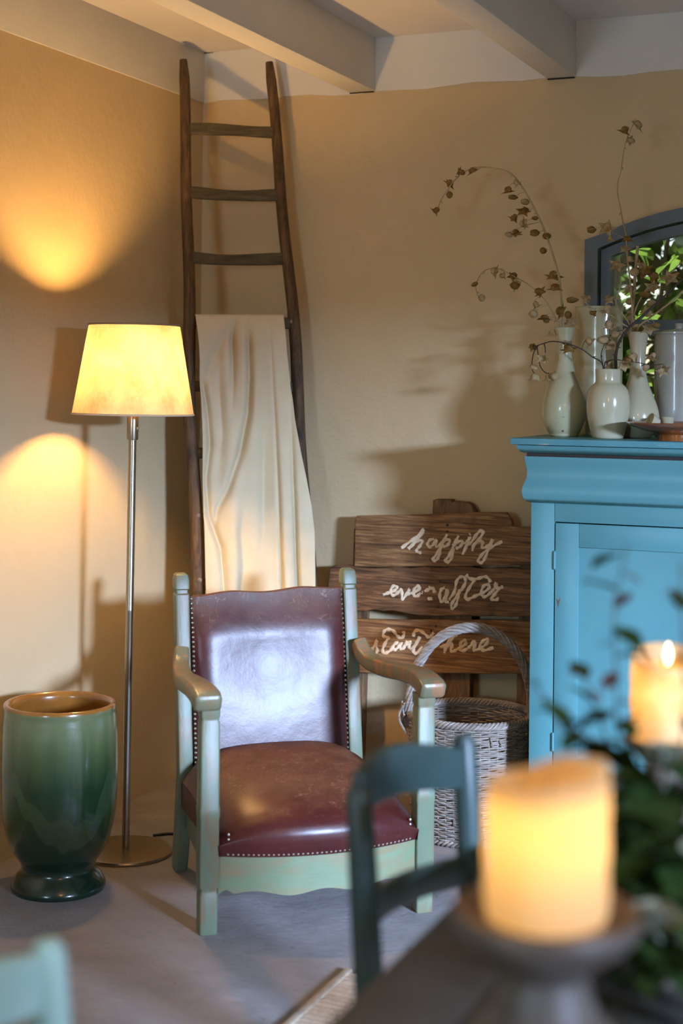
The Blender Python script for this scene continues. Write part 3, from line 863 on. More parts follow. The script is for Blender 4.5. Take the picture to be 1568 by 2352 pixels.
# ------------------------------------------------------------------ blanket over the fourth rung
BL_P0 = LB_ + lad_n * 0.046
bz = rz[3] + 0.020
def edge_px(which, py):
    Lp = [(725, 450), (800, 456), (900, 462), (1000, 465), (1150, 468), (1300, 471), (1400, 474), (1700, 478)]
    Rp = [(725, 653), (800, 657), (900, 667), (970, 675), (1040, 688), (1100, 701), (1160, 713), (1225, 721), (1300, 722), (1400, 723), (1700, 726)]
    return interp(Lp if which == 0 else Rp, py)
CREASES = [  # course of each crease in the cloth (y, x), depth in metres along it (y, d), half width, step of the overlap
    ([(725, 542), (770, 535), (860, 536), (1000, 530)], [(725, 0.010), (760, 0.026), (830, 0.016), (960, 0.0)], 6.5, 0.003),
    ([(725, 570), (860, 574), (948, 570), (1037, 553), (1126, 523), (1168, 500), (1230, 492)], [(725, 0.010), (800, 0.024), (1000, 0.024), (1150, 0.016), (1240, 0.0)], 8.0, 0.004),
    ([(725, 541), (781, 511), (847, 480), (900, 468)], [(725, 0.004), (780, 0.013), (850, 0.014), (910, 0.0)], 12.0, -0.006),
    ([(830, 459), (860, 463), (948, 478), (1022, 484), (1100, 474), (1186, 481), (1260, 508), (1350, 515)], [(830, 0.0), (880, 0.016), (1020, 0.020), (1120, 0.014), (1250, 0.018), (1350, 0.010)], 7.5, 0.003),
    ([(725, 618), (948, 630), (1067, 636), (1347, 646), (1700, 655)], [(725, 0.003), (900, 0.004), (1100, 0.009), (1347, 0.014), (1700, 0.014)], 4.0, 0.006),
    ([(960, 667), (1097, 672), (1347, 684), (1700, 694)], [(960, 0.002), (1100, 0.014), (1347, 0.020), (1700, 0.018)], 4.5, 0.005),
    ([(980, 602), (1040, 606), (1186, 606), (1300, 598)], [(980, 0.0), (1060, 0.010), (1180, 0.012), (1300, 0.0)], 11.0, 0.0),
    ([(1150, 560), (1230, 552), (1300, 560), (1400, 545)], [(1150, 0.0), (1220, 0.010), (1350, 0.012), (1500, 0.0)], 12.0, 0.0),
    ([(800, 505), (900, 505), (1000, 512), (1100, 500)], [(800, 0.0), (880, 0.009), (1000, 0.008), (1100, 0.0)], 10.0, 0.0)]
def fold(u, py):
    """height of the cloth above its plane, towards the room"""
    x = lerp(edge_px(0, py), edge_px(1, py), u); h = 0.012
    for course, depth, w, st_ in CREASES:
        xc = interp(course, py); d = interp(depth, py)
        q_ = (x - xc) / w
        if abs(q_) < 9: h -= 1.55 * d * math.exp(-abs(q_) ** 1.5)
        if d > 0: h += st_ * (1 / (1 + math.exp(-max(-30, min(30, q_ * 1.6)))) - 0.5) * min(1, d / 0.008)
    h += 0.006 * math.sin(x * 0.052 + py * 0.004) + 0.004 * math.sin(x * 0.11 - py * 0.006)
    return h
def cloth_pt(u, w):
    if w >= 0.12:
        py = lerp(727, 1660, (w - 0.12) / 0.88)
        lx, rx = edge_px(0, py), edge_px(1, py)
        p = on_plane(lerp(lx, rx, u), py, BL_P0, lad_n)
        tp = min(1.0, (py - 725) / 60.0)
        return p + lad_n * (fold(u, py) * (0.15 + 0.85 * tp) - 0.018 * (1 - tp) ** 2)
    # over the rung and down the back
    t = w / 0.12
    p = on_plane(lerp(edge_px(0, 727), edge_px(1, 727), u), 727, BL_P0, lad_n) + lad_n * (fold(u, 727) * 0.15 - 0.018)
    if t > 0.5:
        a = (1 - t) * 2 * math.pi
        return p + Vector((0, 0, 0.012 * math.sin(a))) - lad_n * (0.017 * (1 - math.cos(a)))
    d = 1 - t * 2
    return p - lad_n * (0.034 + 0.0 * d) - Vector((0, 0, 0.02 + 0.16 * d)) + lad_n * 0.004 * math.sin(u * 20) * d
bl = MB().grid(cloth_pt, 190, 150)
blo = obj('draped_blanket', bl, M_CLOTH, origin=(LB_ + RB_) / 2, ang=180)
setp(blo, 'cream woven blanket draped over a rung of the ladder', 'blanket')
sm = blo.modifiers.new('thickness', 'SOLIDIFY'); sm.thickness = 0.004; sm.offset = -1

# ------------------------------------------------------------------ pallet sign
PAL_N = Vector((0, -1, 0.052)).normalized()
PAL_P = Vector((0.9, -0.135, 0.0))
pal0 = Vector((1.0, -0.10, 0.0))
PAL = thing('pallet_sign', 'weathered pallet board sign hand-lettered happily ever after start here', 'sign', pal0)
def pal(px, py): return on_plane(px, py, PAL_P, PAL_N)
rj = random.Random(5)
def ragged(a, b_, n, amp):
    o = []
    for i in range(n):
        t = i / n
        o.append((lerp(a[0], b_[0], t), lerp(a[1], b_[1], t) + (rj.uniform(-amp, amp) if i else 0)))
    return o
def plank(outline, mat, th=0.022):
    return obj('plank', MB().prism([pal(*p) for p in outline], -PAL_N * th, 0.0025), mat, PAL, world=True, ang=30)
plank([(815, 1192), (820, 1184)] + ragged((830, 1184), (1160, 1176), 9, 1.2) + [(1162, 1177), (1174, 1192), (1176, 1208)] + ragged((1180, 1209), (1268, 1212), 4, 1.2) + [(1268, 1212), (1268, 1297)] + ragged((1260, 1298), (820, 1303), 9, 1.0) + [(813, 1302)], M_PLANK)
plank([(757, 1304), (770, 1298), (800, 1297)] + ragged((815, 1302), (1266, 1306), 14, 3.0) + [(1266, 1306), (1266, 1414)] + ragged((1260, 1416), (960, 1414), 7, 1.5)
      + [(955, 1412), (930, 1408), (900, 1402), (880, 1404), (860, 1400), (840, 1404), (800, 1402), (770, 1404), (754, 1398), (753, 1340)], M_PLANK_D)
plank([(800, 1421)] + ragged((805, 1421), (1264, 1427), 10, 1.2) + [(1264, 1427), (1264, 1548)] + ragged((1258, 1549), (810, 1546), 10, 1.5) + [(800, 1545)], M_PLANK)
for (xa, xb, ytop, yk) in ((988, 1084, 1147, 0), (1190, 1262, 1215, 1), (806, 838, 1215, 2)):
    top = [(xa, ytop + 3), (xa + 6, ytop), (xa + 40, ytop + 1), (xa + 44, ytop + 8), (xa + 48, ytop + 5), (xb - 18, ytop + 8), (xb - 8, ytop + 14), (xb, ytop + 28)] if yk == 0 else [(xa, ytop), (xb, ytop)]
    pts = [pal(*p) - PAL_N * 0.0235 for p in top]
    zb_ = 0.0
    if yk == 2: 
        pass
    lo = [Vector((pts[-1].x, PAL_P.y + 0.0235, zb_)), Vector((pts[0].x, PAL_P.y + 0.0235, zb_))]
    obj('stringer', MB().prism(pts + lo, (0, 0.042, 0), 0.002), M_POST, PAL, world=True, ang=30)
# nail heads
for (x, y) in ((1027, 1206), (1027, 1221), (1010, 1335), (1006, 1394), (1001, 1438), (990, 1449)):
    c = pal(x, y)
    obj('nail', MB().tube([c, c + PAL_N * 0.0012], [0.0045, 0.003], 8), M_CRACK, PAL, world=True)
# brush lettering, from strokes in sign coordinates (x, y in thirds of a pixel of the photograph's crop)
def S(*p): return [(p[i], p[i + 1]) for i in range(0, len(p), 2)]
WORDS = {
 'happily': [S(608,478,660,440,720,395,764,348,742,390,700,437,656,484), S(656,484,700,443,732,425,752,434,735,465,712,495,733,511,744,504),
   S(835,415,803,425,790,452,803,471,828,455,850,418,846,455,860,467,884,448), S(925,383,895,440,860,510,828,553,832,566,852,560,870,530,876,503,884,448), S(884,448,908,424,935,420,940,440,918,464,893,466),
   S(1005,393,980,440,945,520,914,563,924,577,948,560,966,512,965,470,985,444), S(965,464,990,440,1020,430,1031,445,1010,472,983,480),
   S(1031,445,1060,440,1082,400,1062,455,1032,524), S(1078,384,1086,380), S(1062,455,1090,440,1130,383,1158,357,1174,368,1152,412,1112,452,1098,500),
   S(1112,455,1150,430,1172,438,1164,468,1184,476,1216,455,1242,418,1214,480,1186,552,1162,580,1140,572,1150,544,1190,500,1250,462,1306,432)],
 'ever_after': [S(482,802,520,788,560,772,578,752,556,740,536,764,540,800,562,804,592,778), S(592,776,610,768,612,800,616,834,642,800,662,764,655,795,668,793),
   S(668,793,702,784,736,756,720,742,696,765,695,804,716,812,742,788), S(750,786,756,788), S(768,778,800,762,808,744), S(800,762,830,760,834,782,847,774), S(790,824,806,832,822,826),
   S(910,754,886,765,874,800,880,842,896,846,912,810,928,764,926,800,914,850,938,852), S(938,836,976,780,990,712,1015,680,1046,684,1050,722,1020,772,985,822,954,872,962,898,986,872,1000,822,1006,782,1034,766),
   S(1056,662,1082,690,1130,692,1178,678,1206,684,1226,716), S(1118,694,1086,742,1054,800,1060,836,1088,826,1130,806), S(1130,806,1172,790,1216,756,1212,734,1184,736,1164,770,1170,812,1196,812,1238,778),
   S(1238,778,1262,744,1266,718,1256,750,1290,756,1312,744), S(1286,758,1254,800,1230,830,1264,838,1280,820)],
 'start_here': [S(385,1190,416,1164,442,1116,430,1150,440,1186,420,1228,404,1222,414,1204), S(520,1096,482,1088,490,1054,516,1042,550,1050,580,1086,606,1102,626,1080,622,1054),
   S(522,1094,500,1130,478,1180,490,1206,520,1196,546,1174), S(588,1128,560,1145,546,1174,566,1182,590,1160,606,1134,600,1170,616,1180), S(616,1180,640,1142,650,1122,640,1152,672,1130,660,1166,678,1178),
   S(678,1178,706,1150,736,1092,710,1142,690,1190,702,1208,730,1192,752,1160), S(690,1092,700,1056,730,1048,766,1070,796,1096,816,1086,832,1064),
   S(875,1165,916,1150,962,1100,988,1080,975,1074,944,1112,916,1165,904,1208), S(916,1165,950,1144,962,1150,950,1180,962,1196,988,1184), S(988,1184,1032,1160,1056,1136,1046,1118,1020,1136,1014,1176,1032,1192,1072,1170),
   S(1072,1170,1096,1146,1102,1126,1122,1140,1106,1180,1118,1190), S(1118,1186,1162,1170,1202,1136,1206,1114,1180,1118,1154,1150,1160,1182,1192,1186,1246,1168)]}
for wname, strokes in WORDS.items():
    mb = MB()
    for s_ in strokes:
        P = [pal(720 + x * 0.33163, 1100 + y * 0.33163) + PAL_N * 0.0006 for x, y in s_]
        P = smooth_path(P, 5)
        nP = len(P)
        rr = [0.0054 * (0.9 + 0.25 * math.sin(i * 1.1 + len(P))) for i in range(nP)]
        mb.tube(P, rr, 8, flat=(PAL_N, 0.30))
    setp(obj('lettering', mb, M_LETTER, PAL, world=True), 'cream painted words ' + wname.replace('_', ' '))

# ------------------------------------------------------------------ willow basket
bc = at_z(1078, 1917, 0)
bc = CAM + (at_d(1078, 1900, 4.66) - CAM); bc.z = 0
BAS = thing('wicker_basket', 'grey willow basket with tall twisted hoop handle', 'basket', bc, YAW)
BH, BR0, BR1 = 0.385, 0.170, 0.186
def bas_r(z): return lerp(BR0, BR1, (z / BH)) + 0.006 * math.sin(z / BH * math.pi)
NS = 44
mb = MB(); row = 0; z = 0.014
while z < BH - 0.035:
    pts = []
    nseg = NS * 4
    ph = (row % 2) * math.pi
    for k in range(nseg + 1):
        a = 2 * math.pi * k / nseg
        r_ = bas_r(z) + 0.0032 * math.cos(a * NS / 2 + ph)
        pts.append((r_ * math.cos(a), r_ * math.sin(a), z + 0.0012 * math.sin(a * 7 + row * 1.3) + 0.0007 * math.sin(a * 23 + row)))
    mb.tube(pts, 0.0034 + 0.0005 * math.sin(row * 2.1), 5, cap=False)
    z += 0.0062; row += 1
setp(obj('weave', mb, M_WICKER, BAS, ang=80), kind='stuff')
mb = MB()
for k in range(NS):
    a = 2 * math.pi * (k + 0.5) / NS
    mb.tube([(bas_r(z_) * math.cos(a), bas_r(z_) * math.sin(a), z_) for z_ in (0.0, 0.1, 0.2, 0.3, BH - 0.01)], 0.0026, 6)
setp(obj('stakes', mb, M_WICKER, BAS), kind='stuff')
def twist(path_fn, n, strands, rad, sr, turns, closed):
    mb = MB()
    for s_ in range(strands):
        pts = []
        for i in range(n + 1):
            t = i / n
            p, e1, e2 = path_fn(t)
            w = 2 * math.pi * (turns * t + s_ / strands)
            pts.append(p + e1 * (rad * math.cos(w)) + e2 * (rad * math.sin(w)))
        mb.tube(pts, sr, 6, cap=not closed)
    return mb
def rim_fn(z0, r0):
    def g(t):
        a = 2 * math.pi * t
        return Vector((r0 * math.cos(a), r0 * math.sin(a), z0)), Vector((math.cos(a), math.sin(a), 0)), Vector((0, 0, 1))
    return g
obj('rim', twist(rim_fn(BH - 0.022, bas_r(BH)), 220, 4, 0.0075, 0.0052, 22, True), M_WICKER, BAS)
obj('foot_border', twist(rim_fn(0.010, bas_r(0.0)), 200, 3, 0.006, 0.0045, 24, True), M_WICKER, BAS)
obj('bottom', MB().lathe([(0.001, 0.008), (BR0 - 0.004, 0.010)], 34), M_WICKER, BAS)
def hoop(t):
    a = math.pi * (1 - t)
    rise = 0.262
    p = Vector(((BR1 + 0.002) * math.cos(a) * (1 + 0.06 * math.sin(a)), 0.0, BH - 0.055 + (rise + 0.035) * math.sin(a) ** 0.85))
    a2 = math.pi * (1 - min(1, t + 0.01)); a1 = math.pi * (1 - max(0, t - 0.01))
    d = Vector((-math.sin(a) * -1 * BR1 * -1, 0, math.cos(a) * -1 * rise))
    tt = Vector(((BR1) * (math.cos(a2) - math.cos(a1)), 0, rise * (math.sin(a2) - math.sin(a1)))).normalized()
    return p, Vector((0, 1, 0)), tt.cross(Vector((0, 1, 0)))
obj('handle', twist(hoop, 150, 6, 0.0100, 0.0066, 4.0, False), M_WICKER, BAS)
# wrapped ends of the hoop
for s in (-1, 1):
    mb = MB()
    for k in range(5):
        pts = [(s * (BR1 + 0.018) , -0.030 + 0.014 * k, BH - 0.02 + 0.03 * (k % 2)), (s * (BR1 + 0.024), 0.0, BH - 0.050 + 0.016 * k), (s * (BR1 + 0.012), 0.030 - 0.012 * k, BH - 0.065 + 0.02 * (k % 3)), (s * (BR1 - 0.016), 0.005, BH - 0.03 + 0.012 * k)]
        mb.tube(smooth_path(pts, 5), 0.0036, 6)
    mb.tube(smooth_path([(s * (BR1 + 0.016), -0.012, BH + 0.012), (s * (BR1 + 0.034), -0.02, BH - 0.03), (s * (BR1 + 0.008), -0.03, BH - 0.085)], 6), 0.0034, 6)
    obj('handle_binding', mb, M_WICKER, BAS)
mb = MB()
for (a, z0, l) in ((-1.35, BH - 0.05, 0.03), (-1.75, BH - 0.055, 0.028), (-1.2, BH - 0.06, 0.02), (-1.9, 0.09, 0.02)):
    r_ = bas_r(z0) + 0.009
    mb.tube([(r_ * math.cos(a), r_ * math.sin(a), z0), ((r_ + 0.004) * math.cos(a + 0.03), (r_ + 0.004) * math.sin(a + 0.03), z0 - l)], 0.002, 5)
obj('loose_end', mb, M_WICKER, BAS)

# ------------------------------------------------------------------ green glazed pot
gp0 = at_z(134, 2037, 0); GD = (gp0 - CAM).dot(fw)
POT = thing('glazed_pot', 'tall green glazed pot on a flared foot beside the lamp', 'pot', gp0)
k = GD / FPX
PH = CAM.z - (1629 - 887) * k
rows = [(2037, 106), (2031, 108), (2024, 107), (2010, 99), (1998, 88), (1989, 84), (1978, 86), (1962, 97), (1948, 106), (1917, 118.5), (1890, 125), (1856, 130), (1800, 132), (1740, 132), (1690, 131), (1660, 129.5), (1645, 128), (1636, 128.5), (1629, 127)]
prof = [(0.0, 0.0)] + [(r_ * k, max(0.0, CAM.z - (y - 887) * k)) for y, r_ in rows]
zsh = prof[1][1]
prof = [(r_, max(0, (z - zsh) * PH / (PH - zsh))) for r_, z in prof]
rim_r = prof[-1][0]
prof += [(rim_r - 0.006, PH + 0.003)]
ps = []
P3 = smooth_path([(r_, z, 0) for r_, z in prof[1:]], 3)
pot = obj('body', MB().lathe([(0.0005, 0.0)] + [(p.x, p.y) for p in P3], 80), M_GREEN, POT, ang=60)
inn = [(rim_r - 0.018, PH - 0.010), (rim_r - 0.013, PH - 0.03), (rim_r - 0.012, PH - 0.06), (rim_r - 0.014, PH - 0.14), (rim_r - 0.016, 0.26), (rim_r - 0.035, 0.17), (0.06, 0.125), (0.0005, 0.115)]
obj('inside_glaze', MB().lathe([(rim_r + 0.0014, PH - 0.006), (rim_r + 0.0012, PH), (rim_r - 0.003, PH + 0.0048), (rim_r - 0.010, PH + 0.0040)] + inn, 80), M_AMBER, POT, ang=60)

# ------------------------------------------------------------------ blue cabinet
CY = -0.50                                   # body front
CX0 = at_y(1219, 1160, CY).x                 # left edge of the body
CX1 = CX0 + 1.20
CYB = -0.03
CZT = at_y(1300, 1009, CY - 0.05).z          # top surface
zc = lambda py: at_y(1300, py, CY).z
CAB = thing('cupboard', 'sky blue painted cupboard with moulded cornice under the vases', 'cupboard', ((CX0 + CX1) / 2, (CY + CYB) / 2, 0))
z_fb, z_ft = zc(1157), zc(1050)              # frieze
z_ds, z_dp = zc(1202), zc(1256)              # door top, panel top
obj('side_panel', MB().box2((CX0, CY + 0.02, 0.0), (CX0 + 0.022, CYB, z_fb), 0.002), M_BLUE, CAB, world=True)
obj('side_panel', MB().box2((CX1 - 0.022, CY + 0.02, 0.0), (CX1, CYB, z_fb), 0.002), M_BLUE, CAB, world=True)
obj('back_panel', MB().box2((CX0 + 0.02, CYB - 0.012, 0.05), (CX1 - 0.02, CYB, z_fb)), M_BLUE, CAB, world=True)
obj('floor_panel', MB().box2((CX0 + 0.02, CY + 0.02, 0.10), (CX1 - 0.02, CYB - 0.01, 0.12)), M_BLUE, CAB, world=True)
stw = at_y(1272, 1400, CY).x - CX0
mid = (CX0 + CX1) / 2
obj('stile', MB().box2((CX0, CY, 0.0), (CX0 + stw - 0.0015, CY + 0.022, z_fb), 0.0025), M_BLUE, CAB, world=True)
obj('stile', MB().box2((CX1 - stw + 0.0015, CY, 0.0), (CX1, CY + 0.022, z_fb), 0.0025), M_BLUE, CAB, world=True)
obj('top_rail', MB().box2((CX0 + stw - 0.001, CY, z_ds + 0.003), (CX1 - stw + 0.001, CY + 0.022, z_fb), 0.0015), M_BLUE, CAB, world=True)
obj('plinth', MB().box2((CX0 + stw - 0.001, CY, 0.0), (CX1 - stw + 0.001, CY + 0.022, 0.098), 0.0015), M_BLUE, CAB, world=True)
pw = at_y(1326, 1400, CY).x - CX0 - stw
z_pb = zc(1742)
for (xa, xb) in ((CX0 + stw + 0.0015, mid - 0.0015), (mid + 0.0015, CX1 - stw - 0.0015)):
    D = MB()
    za, zb_ = 0.101, z_ds
    D.box2((xa, CY - 0.001, za), (xa + pw, CY + 0.02, zb_), 0.002)
    door = obj('door', D, M_BLUE, CAB, world=True)
    obj('door_stile', MB().box2((xb - pw, CY - 0.001, za), (xb, CY + 0.02, zb_), 0.002), M_BLUE, door, world=True)
    obj('door_rail', MB().box2((xa + pw, CY - 0.0006, z_dp), (xb - pw, CY + 0.02, zb_), 0.002), M_BLUE, door, world=True)
    obj('door_rail', MB().box2((xa + pw, CY - 0.0006, za), (xb - pw, CY + 0.02, z_pb), 0.002), M_BLUE, door, world=True)
    obj('door_panel', MB().box2((xa + pw - 0.005, CY + 0.008, z_pb - 0.005), (xb - pw + 0.005, CY + 0.018, z_dp + 0.005)), M_BLUE, door, world=True, smooth=False)
    left = xa < mid - 0.3
    hx = xa - 0.0008 if left else xb + 0.0008
    for pyc in (1288, 1707):
        zz = zc(pyc)
        hg = MB().tube([(hx, CY - 0.003, zz - 0.023), (hx, CY - 0.003, zz + 0.023)], 0.0036, 8)
        for q_ in (-0.025, 0.025): hg.tube([(hx, CY - 0.003, zz + q_ * 0.92), (hx, CY - 0.003, zz + q_ * 1.08)], [0.0042, 0.0016], 8)
        obj('hinge', hg, M_BLUE, door, world=True)
    if left:
        c = at_y(1313, 1226, CY - 0.0012)
        obj('peg', MB().tube([c, c + Vector((0, -0.001, 0))], [0.0042, 0.0034], 10), M_BLUE, door, world=True)
    kx = xb - pw * 0.5 if left else xa + pw * 0.5
    obj('knob', MB().lathe([(0.008, 0), (0.006, 0.01), (0.014, 0.02), (0.010, 0.03), (0.001, 0.032)], 16), M_BLUE, door)
    ko = bpy.data.objects[door.children[-1].name]
    ko.matrix_local = MATW[door.name].inverted() @ Matrix.Translation((kx, CY - 0.001, 0.62)) @ Matrix.Rotation(R(90), 4, 'X')
# chip of bare wood beside the lower door
c = [at_y(x, y, CY - 0.0012) for x, y in ((1277, 1374), (1281, 1380), (1286, 1372), (1284, 1384), (1281, 1396), (1280, 1386))]
obj('bare_chip', MB().prism(c, (0, -0.0004, 0)), M_POST, CAB, world=True, smooth=False)
# cornice: moulding profile (outset, height) run round the front and both ends
def moulding(prof, mat, name):
    mb = MB(); sections = []
    def corner(ox, oy): return [Vector((ox(o), oy(o), z)) for o, z in prof]
    A = [Vector((CX0 - o, CYB, z)) for o, z in prof]
    B = [Vector((CX0 - o, CY - o, z)) for o, z in prof]
    C = [Vector((CX1 + o, CY - o, z)) for o, z in prof]
    D_ = [Vector((CX1 + o, CYB, z)) for o, z in prof]
    mb.loft([A, B, C, D_], cap=True)
    return obj(name, mb, mat, CAB, world=True, ang=40)
fz = lambda t: lerp(z_fb, z_ft, t)
ogee = [(-0.05, fz(0)), (0.002, fz(0)), (0.012, fz(0.03)), (0.018, fz(0.10)), (0.0215, fz(0.2)), (0.021, fz(0.30)), (0.017, fz(0.40)), (0.012, fz(0.50)), (0.0095, fz(0.60)), (0.010, fz(0.72)), (0.014, fz(0.86)), (0.0165, fz(0.97)), (0.0165, fz(1.0)), (-0.05, fz(1.0))]
moulding(ogee, M_BLUE, 'frieze')
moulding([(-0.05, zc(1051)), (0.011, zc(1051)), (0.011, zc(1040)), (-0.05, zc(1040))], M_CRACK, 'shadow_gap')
moulding([(-0.05, zc(1042)), (0.018, zc(1042)), (0.026, zc(1039)), (0.034, zc(1031)), (0.036, zc(1024)), (-0.05, zc(1024))], M_BLUE, 'cornice')
tb = MB(); zt0 = zc(1022.5)
tb.box2((CX0 - 0.050, CY - 0.050, zt0), (CX1 + 0.050, CYB + 0.0, CZT), 0.003)
obj('top_board', tb, M_BLUE_T, CAB, world=True)
# ------------------------------------------------------------------ vases and dishes on the cupboard
def cab_at(px, Y): 
    p = at_y(px, 1000, Y); return Vector((p.x, Y, CZT))
def px_scale(Y, px):
    return (at_y(px + 1, 900, Y) - at_y(px, 900, Y)).dot(rt0)
def vase(name, label, mat, px, Y, rows, ybase, inner=True, cat='vase', seg=56):
    """rows: (pixel y, half width in pixels) from the foot upward"""
    c = cab_at(px, Y); d = (c - CAM).dot(fw); k = d / FPX
    prof = [(r_ * k, (ybase - y) * k) for y, r_ in rows]
    P = [(0.0005, 0.0)] + [(p.x, p.y) for p in smooth_path([(a, b_, 0) for a, b_ in prof], 4)]
    if inner:
        rt_, zt_ = P[-1]
        P += [(rt_ - 0.0015, zt_ + 0.0015), (rt_ - 0.004, zt_ - 0.001)]
        ip = [(max(0.004, a - 0.005), b_) for a, b_ in prof[::-1][1:]]
        P += [(a, b_) for a, b_ in ip if b_ > 0.012] + [(0.0005, 0.01)]
    o = setp(obj(name, MB().lathe(P, seg), mat, origin=None), label, cat)
    o.location = c
    return o, c, d, k
vase('bottle_vase', 'cream bottle vase with speckled foot nearest the cupboard corner', M_CREAM_V, 1294, -0.31,
     [(1003, 30), (1000, 33), (996, 34), (985, 41), (965, 48.5), (945, 51.5), (925, 50.5), (905, 45), (885, 37), (865, 28), (845, 21.5), (820, 17.5), (795, 16.5), (775, 18.5), (760, 22), (754, 23.5)], 1003)
vase('jar_vase', 'small ivory jar vase with a short collar in front', M_IVORY_V, 1395, -0.39,
     [(1006, 33), (1003, 36), (990, 40), (965, 46), (940, 49.5), (920, 49.5), (900, 46.5), (888, 40), (881, 33), (878, 30), (872, 28.5), (855, 29), (848, 30)], 1006)
vase('bottle_vase', 'ivory bottle vase holding the tallest dried stems', M_IVORY_V, 1463, -0.29,
     [(1001, 30), (998, 34), (985, 42), (965, 49), (945, 49), (925, 44), (905, 36), (885, 28), (865, 21.5), (840, 17.5), (815, 17), (790, 19), (770, 22), (759, 23.5)], 1001)
vase('cylinder_vase', 'tall plain cream cylinder vase behind the bottle vase', M_CREAM_V, 1373, -0.15,
     [(999, 50), (997, 52), (985, 53), (900, 53.5), (800, 54), (720, 54), (708, 55), (705, 55)], 999)
o, cc, dd, kk_ = vase('lidded_canister', 'grey white lidded canister at the right of the vases', M_GREY_V, 1556, -0.17,
     [(1001, 48), (998, 52), (985, 53), (900, 54), (800, 55), (775, 55), (766, 55.5)], 1001, False, 'canister')
CAN = o
lid = MB().lathe([(56 * kk_, (1001 - 766) * kk_), (58 * kk_, (1001 - 764) * kk_), (58 * kk_, (1001 - 760) * kk_), (40 * kk_, (1001 - 756) * kk_), (12 * kk_, (1001 - 753) * kk_), (9 * kk_, (1001 - 751) * kk_), (9 * kk_, (1001 - 747) * kk_), (10.5 * kk_, (1001 - 742) * kk_), (8 * kk_, (1001 - 739) * kk_), (0.0005, (1001 - 738.5) * kk_)], 48)
lo_ = obj('lid', lid, M_GREY_V); lo_.parent = CAN
# amber footed plate
pc = cab_at(1552, -0.45); pk = (pc - CAM).dot(fw) / FPX
pprof = [(0.0005, 0.004), (38 * pk, 0.002), (42 * pk, 0.0), (44 * pk, 0.0), (41 * pk, 14 * pk), (44 * pk, 17 * pk), (70 * pk, 22 * pk), (95 * pk, 30 * pk), (110 * pk, 37 * pk), (113 * pk, 40 * pk), (111 * pk, 42 * pk), (105 * pk, 40 * pk), (80 * pk, 32 * pk), (40 * pk, 27 * pk), (0.0005, 26 * pk)]
po = setp(obj('footed_plate', MB().lathe(pprof, 72), M_AMBER_P), 'amber brown glazed plate on a low foot', 'plate'); po.location = pc
for (bx_, by_, lab, tilt) in ((1532, -0.40, 'little cream cup standing on the amber plate', 0.0), (1510, -0.43, 'little cream cup tipped on its side on the amber plate', 1.15)):
    c = cab_at(bx_, by_); c.z = CZT + (30.5 * pk if tilt == 0 else 37.5 * pk)
    cp = [(0.0005, 0.001), (0.013, 0.0), (0.0155, 0.003), (0.019, 0.018), (0.021, 0.027), (0.0215, 0.028), (0.0195, 0.0275), (0.0175, 0.018), (0.0005, 0.005)]
    co = setp(obj('small_cup', MB().lathe(cp, 28), M_IVORY_V), lab, 'cup')
    co.location = c; co.rotation_euler = (0.25 if tilt else 0, -tilt, 0.4)

# ------------------------------------------------------------------ dried branches
def pod_mesh(name, kind, mat):
    mb = MB(); v = []; f = []; n = 10
    if kind == 0:      # round papery disc-like lantern
        prof = [(0.05, 0.0), (0.55, 0.12), (0.92, 0.42), (1.0, 0.75), (0.86, 1.15), (0.55, 1.45), (0.10, 1.60)]
        for r_, z in prof:
            for k in range(n):
                a = 2 * math.pi * k / n
                v.append((r_ * math.cos(a) * (1 + 0.10 * math.cos(5 * a)), r_ * 0.72 * math.sin(a), -z))
    else:              # bell with flared pointed lip
        prof = [(0.05, 0.0), (0.50, 0.10), (0.78, 0.45), (0.74, 0.80), (0.92, 1.05), (1.30, 1.22)]
        for i, (r_, z) in enumerate(prof):
            for k in range(n):
                a = 2 * math.pi * k / n
                q = 1 + (0.36 * (1 if k % 2 == 0 else -1) if i == len(prof) - 1 else 0)
                v.append((r_ * q * math.cos(a), r_ * q * math.sin(a), -z))
    for i in range(len(prof) - 1):
        for k in range(n):
            k2 = (k + 1) % n
            f.append((i*n+k, i*n+k2, (i+1)*n+k2, (i+1)*n+k))
    mb.add([Vector(p) * 0.0175 for p in v], f)
    me = _mesh(mb, name, None, True, 70, False); me.materials.append(mat)
    return me
PODS = [pod_mesh('round_pod', 0, M_POD), pod_mesh('star_pod', 1, M_POD), pod_mesh('round_pod_brown', 0, M_POD_B), pod_mesh('star_pod_brown', 1, M_POD_B)]
rp = random.Random(11)
